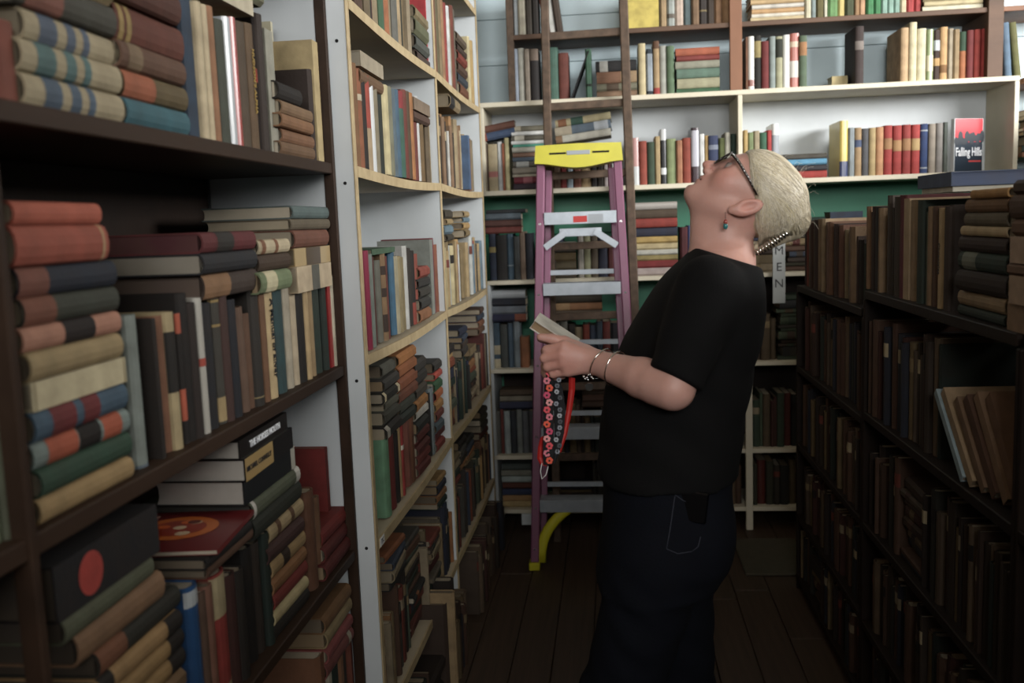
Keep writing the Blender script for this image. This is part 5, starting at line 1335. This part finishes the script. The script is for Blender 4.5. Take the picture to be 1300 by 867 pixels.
for i in range(NS):
    q = rh.random()
    ang = -1.75 + 3.5 * q + rh.uniform(-.02, .02)          # around the hairline, over the top to the far side
    yy = math.sin(ang) * .082; zz = math.cos(ang)
    st = np.array([W(948, 200)[0] + .012 * (1 - zz) + rh.uniform(-.008, .004), YW - yy, c0[2] + .088 * zz + .005])
    side = -1 if yy > 0 else 1
    w = rh.random()
    if rh.random() < .72: en = W(1006 - 44 * w, 292 + 22 * w, side * .022)
    else: en = W(1016 + rh.uniform(-8, 8), 268 + rh.uniform(-8, 28), side * rh.uniform(.005, .03))
    tt = np.linspace(0, 1, NK)
    bow = W(985 + rh.uniform(-8, 8), 222 + rh.uniform(-10, 10), side * (.05 + .03 * abs(math.sin(ang))))
    pth = ((1 - tt)[:, None] ** 2) * st + (2 * tt * (1 - tt))[:, None] * (st * .45 + bow * .55) + (tt ** 2)[:, None] * en
    dirv = pth - c0; n_ = np.linalg.norm(dirv, axis=1, keepdims=True)
    paths.append(c0 + dirv / np.maximum(n_, 1e-6) * np.maximum(n_, .085))
PP = snap_many(hair_sdf, np.concatenate(paths), .0012, 12).reshape(NS, NK, 3)
HV, HFc, HCc = [], [], []
tones = [srgb(c) for c in ('cfc7b2', 'c8bea6', 'bcb19a', 'd8d1c0', 'aea48e', '9c927e', 'c8bd9c', 'c0b7a4')]
for i in range(NS):
    rad = rh.uniform(.0004, .0009)
    V, F = tube_geo([tuple(p) for p in PP[i]], [rad * (.5 + .5 * math.sin(PI * min(1, (k + 2) / NK))) for k in range(NK)], 4)
    v0 = len(HV); HV += [tuple(v) for v in V]; HFc += [tuple(a + v0 for a in f) for f in F]; HCc += [rh.choice(tones)] * len(V)
for i in range(40):                                             # stray hairs about the bun
    p = W(1005 + rh.uniform(-25, 20), 262 + rh.uniform(-55, 40), rh.uniform(-.04, .04)); p = snap_many(hair_sdf, p[None], .002, 8)[0]
    dv = p - c0; dv /= np.linalg.norm(dv); tw = np.array([rh.uniform(-.5, .9), rh.uniform(-.5, .5), rh.uniform(-.6, .6)])
    pts = [tuple(p + (dv * .5 + tw * .8) * q * rh.uniform(.016, .028) + np.array([0, 0, .006 * math.sin(q * 3)])) for q in np.linspace(-.2, 1, 7)]
    V, F = tube_geo(pts, .0002, 3); v0 = len(HV); HV += [tuple(v) for v in V]; HFc += [tuple(a + v0 for a in f) for f in F]; HCc += [tones[3]] * len(V)
hm = mesh_from('hair_strands', HV, HFc, 'hair_strand', smooth=True)
ca = hm.color_attributes.new('col', 'FLOAT_COLOR', 'POINT'); ca.data.foreach_set('color', [x for c in HCc for x in (*c, 1.0)])
ho = add_part('hair_strands', hm, hair); ho['kind'] = 'stuff'
# silver spiral comb holding the twist
a, b = W(962, 320, -.034), W(998, 296, -.040)
for k in range(11):
    p = a + (b - a) * k / 10; ax = Vector(b - a).normalized()
    u1 = ax.cross(Vector((0, 1, 0))).normalized(); u2 = ax.cross(u1)
    pts = [tuple(Vector(p) + (u1 * math.cos(t) + u2 * math.sin(t)) * (.0085 - .002 * abs(k - 5) / 5)) for t in np.linspace(0, 2 * PI, 11)[:-1]]
    tube('comb_coil', pts, .0018, 'silver', hair, 5, closed=True)
# ---- glasses
gl = empty('glasses', tuple(H(.1, .01))); gl.parent = person; gl.matrix_parent_inverse = person.matrix_basis.inverted()
def rimpts(s_, k=1.0):
    out = []
    for t in np.linspace(0, 2 * PI, 19)[:-1]:
        u_ = .101 + (.0175 + .003 * max(0, math.sin(t) * math.cos(t) * 2)) * math.sin(t) * k; ss = .034 + .0255 * math.cos(t) * k
        out.append(tuple(H(u_ + .004 * max(0, math.cos(t)) * (math.sin(t) > 0), .014 - .10 * (ss - .034) ** 1 * .35, s_ * ss)))
    return out
def gpart(name, V, F, m, smooth=True):
    o = bpy.data.objects.new(name, mesh_from(name, V, F, m, smooth=smooth)); COL.objects.link(o); o.parent = gl
    o.matrix_parent_inverse = Matrix.Translation(-Vector(H(.1, .01))); return o
for s_ in (-1, 1):
    V, F = tube_geo(rimpts(s_), .0021, 6, closed=True); gpart('rim', V, F, 'frame_dark')
    pts = rimpts(s_, .96); gpart('lens', pts, [tuple(range(len(pts)))], 'lens', False)
    tp = [H(.118, .010, s_ * .061), H(.119, -.01, s_ * .069), H(.118, -.045, s_ * .0745), H(.114, -.085, s_ * .0765)]
    V, F = tube_geo([tuple(p) for p in tp], [.0036, .0032, .0026, .002], 6); te = gpart('temple', V, F, 'frame_dark')
    for k in range(14):
        q = k / 13 * 2.6; i0 = int(q); p = tp[i0] * (1 - (q - i0)) + tp[min(i0 + 1, 3)] * (q - i0) + HS * s_ * .0028
        bm = bmesh.new(); bmesh.ops.create_icosphere(bm, subdivisions=1, radius=.0015); bmesh.ops.translate(bm, vec=Vector(p), verts=bm.verts)
        o = bpy.data.objects.new('stud', bm_mesh(bm, 'stud', 'silver', True)); COL.objects.link(o); o.parent = gl; o.matrix_parent_inverse = Matrix.Translation(-Vector(H(.1, .01)))
V, F = tube_geo([tuple(H(.108, .013, s_)) for s_ in (-.010, -.004, .004, .010)], .0016, 6); gpart('bridge', V, F, 'frame_dark')
# ---- jewellery
er = empty('earring', tuple(W(922, 277, -.075))); er.parent = person; er.matrix_parent_inverse = person.matrix_basis.inverted()
def epart(name, bm, m):
    o = bpy.data.objects.new(name, bm_mesh(bm, name, m, True)); COL.objects.link(o); o.parent = er; o.matrix_parent_inverse = Matrix.Translation(-Vector(W(922, 277, -.075)))
V, F = tube_geo([tuple(W(921, y, -.0765)) for y in (269, 273, 277, 280)], .0006, 5)
o = bpy.data.objects.new('hook', mesh_from('hook', V, F, 'silver')); COL.objects.link(o); o.parent = er; o.matrix_parent_inverse = Matrix.Translation(-Vector(W(922, 277, -.075)))
mat('teal_bead', '2f6f70', .25); mat('red_bead', '8a3a30', .3)
for y, r_, m_ in ((282, .0042, 'red_bead'), (287, .005, 'teal_bead')):
    bm = bmesh.new(); bmesh.ops.create_uvsphere(bm, u_segments=10, v_segments=8, radius=r_)
    bmesh.ops.scale(bm, vec=(1, 1, 1.4), verts=bm.verts); bmesh.ops.translate(bm, vec=Vector(W(921, y, -.0765)), verts=bm.verts); epart('bead', bm, m_)
fa = Vector(A_EL - A_WR).normalized()
for q, rr_, tl_ in ((.015, .034, .25), (.055, .036, .05)):
    c_ = Vector(A_WR) + fa * q; u1 = fa.cross(Vector((0, 1, 0))).normalized(); u2 = fa.cross(u1)
    ax2 = (u1 + fa * tl_).normalized()
    pts = [tuple(c_ + (ax2 * math.cos(t) * 1.05 + u2 * math.sin(t) * .9) * rr_) for t in np.linspace(0, 2 * PI, 29)[:-1]]
    tube('bracelet', pts, .0016, 'silver', person, 6, closed=True)
cp = W(748, 491, -.108)
bm = bmesh.new(); bmesh.ops.create_cone(bm, cap_ends=True, segments=20, radius1=.0085, radius2=.0085, depth=.002)
bmesh.ops.rotate(bm, cent=(0, 0, 0), matrix=Matrix.Rotation(PI / 2, 3, 'X'), verts=bm.verts); bmesh.ops.translate(bm, vec=Vector(cp), verts=bm.verts)
add_part('bracelet_charm', bm_mesh(bm, 'bracelet_charm', 'silver'), person)
for k in range(7):
    p = W(741 + 2.0 * k, 478 + 3 * math.sin(k * 1.3), -.108)
    bm = bmesh.new(); bmesh.ops.create_icosphere(bm, subdivisions=1, radius=.0034); bmesh.ops.translate(bm, vec=Vector(p), verts=bm.verts)
    add_part('bracelet_bead', bm_mesh(bm, 'bracelet_bead', 'steel', True), person)
tube('charm_link', [tuple(W(745, 478, -.108)), tuple(W(747, 483, -.108)), tuple(W(748, 487, -.108))], .0009, 'silver', person, 5)
# ---- things she carries
e1 = Vector((.82, 0, -.57)).normalized(); e2 = Vector((-.50, .12, -.72)); e2 = (e2 - e1 * e2.dot(e1)).normalized(); e3 = e1.cross(e2)
if e3.y < 0: e3 = -e3
p0 = Vector(W(679, 406, -.060))
M = Matrix.Identity(4)
# book frame: thickness x -> e2, depth y (spine at 0, far end) , height z -> e1
for i in range(3): M[i][0], M[i][1], M[i][2], M[i][3] = e2[i], -e3[i], e1[i], (p0 + e2 * .011 + e3 * .080)[i]
hb = empty('held_book', mw=M); tag(hb, 'small pale-covered book with brown edges held in the hand of the woman', 'book')
V, F = cover_geo(.022, .105, .080, True)
for nm, (V, F), m_, c_ in (('cover', cover_geo(.022, .105, .080, True), 'cloth', srgb('d4d0c6')), ('page_block', pages_geo(.022, .105, .0805, True), 'page_white', None)):
    if m_ == 'page_white': mat('page_white', '8d765a', .8, noise=(.3, '6a5640'), nscale=30)
    o = bpy.data.objects.new(nm, mesh_from(nm, V, F, m_, c_)); COL.objects.link(o); o.parent = hb
# folded fabric strap with printed flowers, red ribbon and cord
fs = empty('fabric_mask', tuple(W(702, 480, -.07))); tag(fs, 'floral fabric mask with red ribbon loops hanging from the hand', 'mask')
def strip(name, left, right, dy, m, thick=.003):
    V = []; F = []; k = len(left)
    for (x0, y0), (x1, y1), q in zip(left, right, range(k)):
        d0 = dy + .006 * math.sin(q * 1.1)
        for t in (0, .33, .67, 1): V.append(tuple(W(x0 + (x1 - x0) * t, y0 + (y1 - y0) * t, d0 - .004 * math.sin(PI * t))))
    n4 = 4
    for i in range(k - 1):
        for j in range(3): F.append((i * n4 + j, i * n4 + j + 1, (i + 1) * n4 + j + 1, (i + 1) * n4 + j))
    nv = len(V); V += [(v[0], v[1] + thick, v[2]) for v in V]; F += [tuple(nv + i for i in f[::-1]) for f in F]
    rim = [i * n4 for i in range(k)] + [(k - 1) * n4 + j for j in range(1, n4)] + [i * n4 + 3 for i in range(k - 2, -1, -1)] + [2, 1]
    for a_, b_ in zip(rim, rim[1:] + rim[:1]): F.append((a_, nv + a_, nv + b_, b_))
    return add_part(name, mesh_from(name, V, F, m, smooth=False), fs)
s1 = strip('flower_panel', [(694, 470), (691, 490), (689, 520), (690, 550), (689, 575), (690, 590)], [(701, 470), (702, 490), (702, 520), (703, 550), (703, 575), (701, 590)], -.066, 'black_fabric')
s2 = strip('dark_panel', [(699, 470), (701, 490), (703, 520), (704, 550), (703, 572), (702, 588)], [(706, 472), (714, 492), (718, 520), (716, 550), (711, 572), (705, 588)], -.060, 'black_fabric')
s3 = strip('red_ribbon', [(722, 478), (722, 495), (719, 520), (714, 550), (708, 572)], [(730, 480), (730, 495), (726, 522), (720, 552), (712, 575)], -.056, 'red_ribbon', .0015)
s4 = strip('red_ribbon', [(686, 556), (683, 568), (682, 582), (686, 590)], [(691, 552), (690, 566), (690, 580), (694, 592)], -.054, 'red_ribbon', .0015)
rf = random.Random(2)
def flower(px, py, dy, r_, cols, parent):
    c = Vector(W(px, py, dy)); V = []; F = []; CC = []
    for k in range(6):
        a_ = k * PI / 3 + rf.random() * .3; cc = c + Vector((math.cos(a_) * r_ * .62, -.0003 * k, math.sin(a_) * r_ * .62)); v0 = len(V)
        for j in range(8): V.append(tuple(cc + Vector((math.cos(j * PI / 4), 0, math.sin(j * PI / 4))) * r_ * .45))
        F.append(tuple(v0 + j for j in range(8)))
    nv = len(V); CC = [srgb(cols[0])] * nv
    for j in range(8): V.append(tuple(c + Vector((math.cos(j * PI / 4) * r_ * .32, -.003, math.sin(j * PI / 4) * r_ * .32))))
    F.append(tuple(nv + j for j in range(8))); CC += [srgb(cols[1])] * 8
    me = mesh_from('printed_flower', V, F, 'plain'); ca = me.color_attributes.new('col', 'FLOAT_COLOR', 'POINT'); ca.data.foreach_set('color', [x for q in CC for x in (*q, 1.0)])
    add_part('printed_flower', me, parent)
for k in range(13):
    flower(696 + (-2 if k % 2 else 2) * .8, 474 + 9.2 * k, -.0745, .0075, (['d8505a', 'd87a88', 'e05a40', 'c84868', 'e09a9a'][k % 5], '1c1416'), s1)
for k in range(13):
    flower(707 + rf.uniform(-1, 6), 482 + 7.6 * k, -.0685, .0052, (['8a8f98', '5f646c', 'a8acb2', '474b52'][k % 4], '121214'), s2)
tube('cord', [tuple(W(x, y, -.058)) for x, y in ((688, 588), (686, 598), (688, 608), (693, 603), (696, 592))], .0011, 'plain_white', fs, 5)
# phone in the back pocket
pp = snap(jeans_sdf, W(897, 634, -.24), 14, .004)
Mw = Matrix.Translation(Vector(pp)) @ Matrix.Rotation(-.25, 4, 'Z') @ Matrix.Rotation(.12, 4, 'Y')
bm = bmesh.new(); bm_box(bm, (-.030, -.005, -.055), (.030, .005, .010), .003, Mw)
ph = add_part('phone', bm_mesh(bm, 'phone', 'phone_black'), None); tag(ph, 'black phone tucked into the back pocket of the jeans', 'phone')
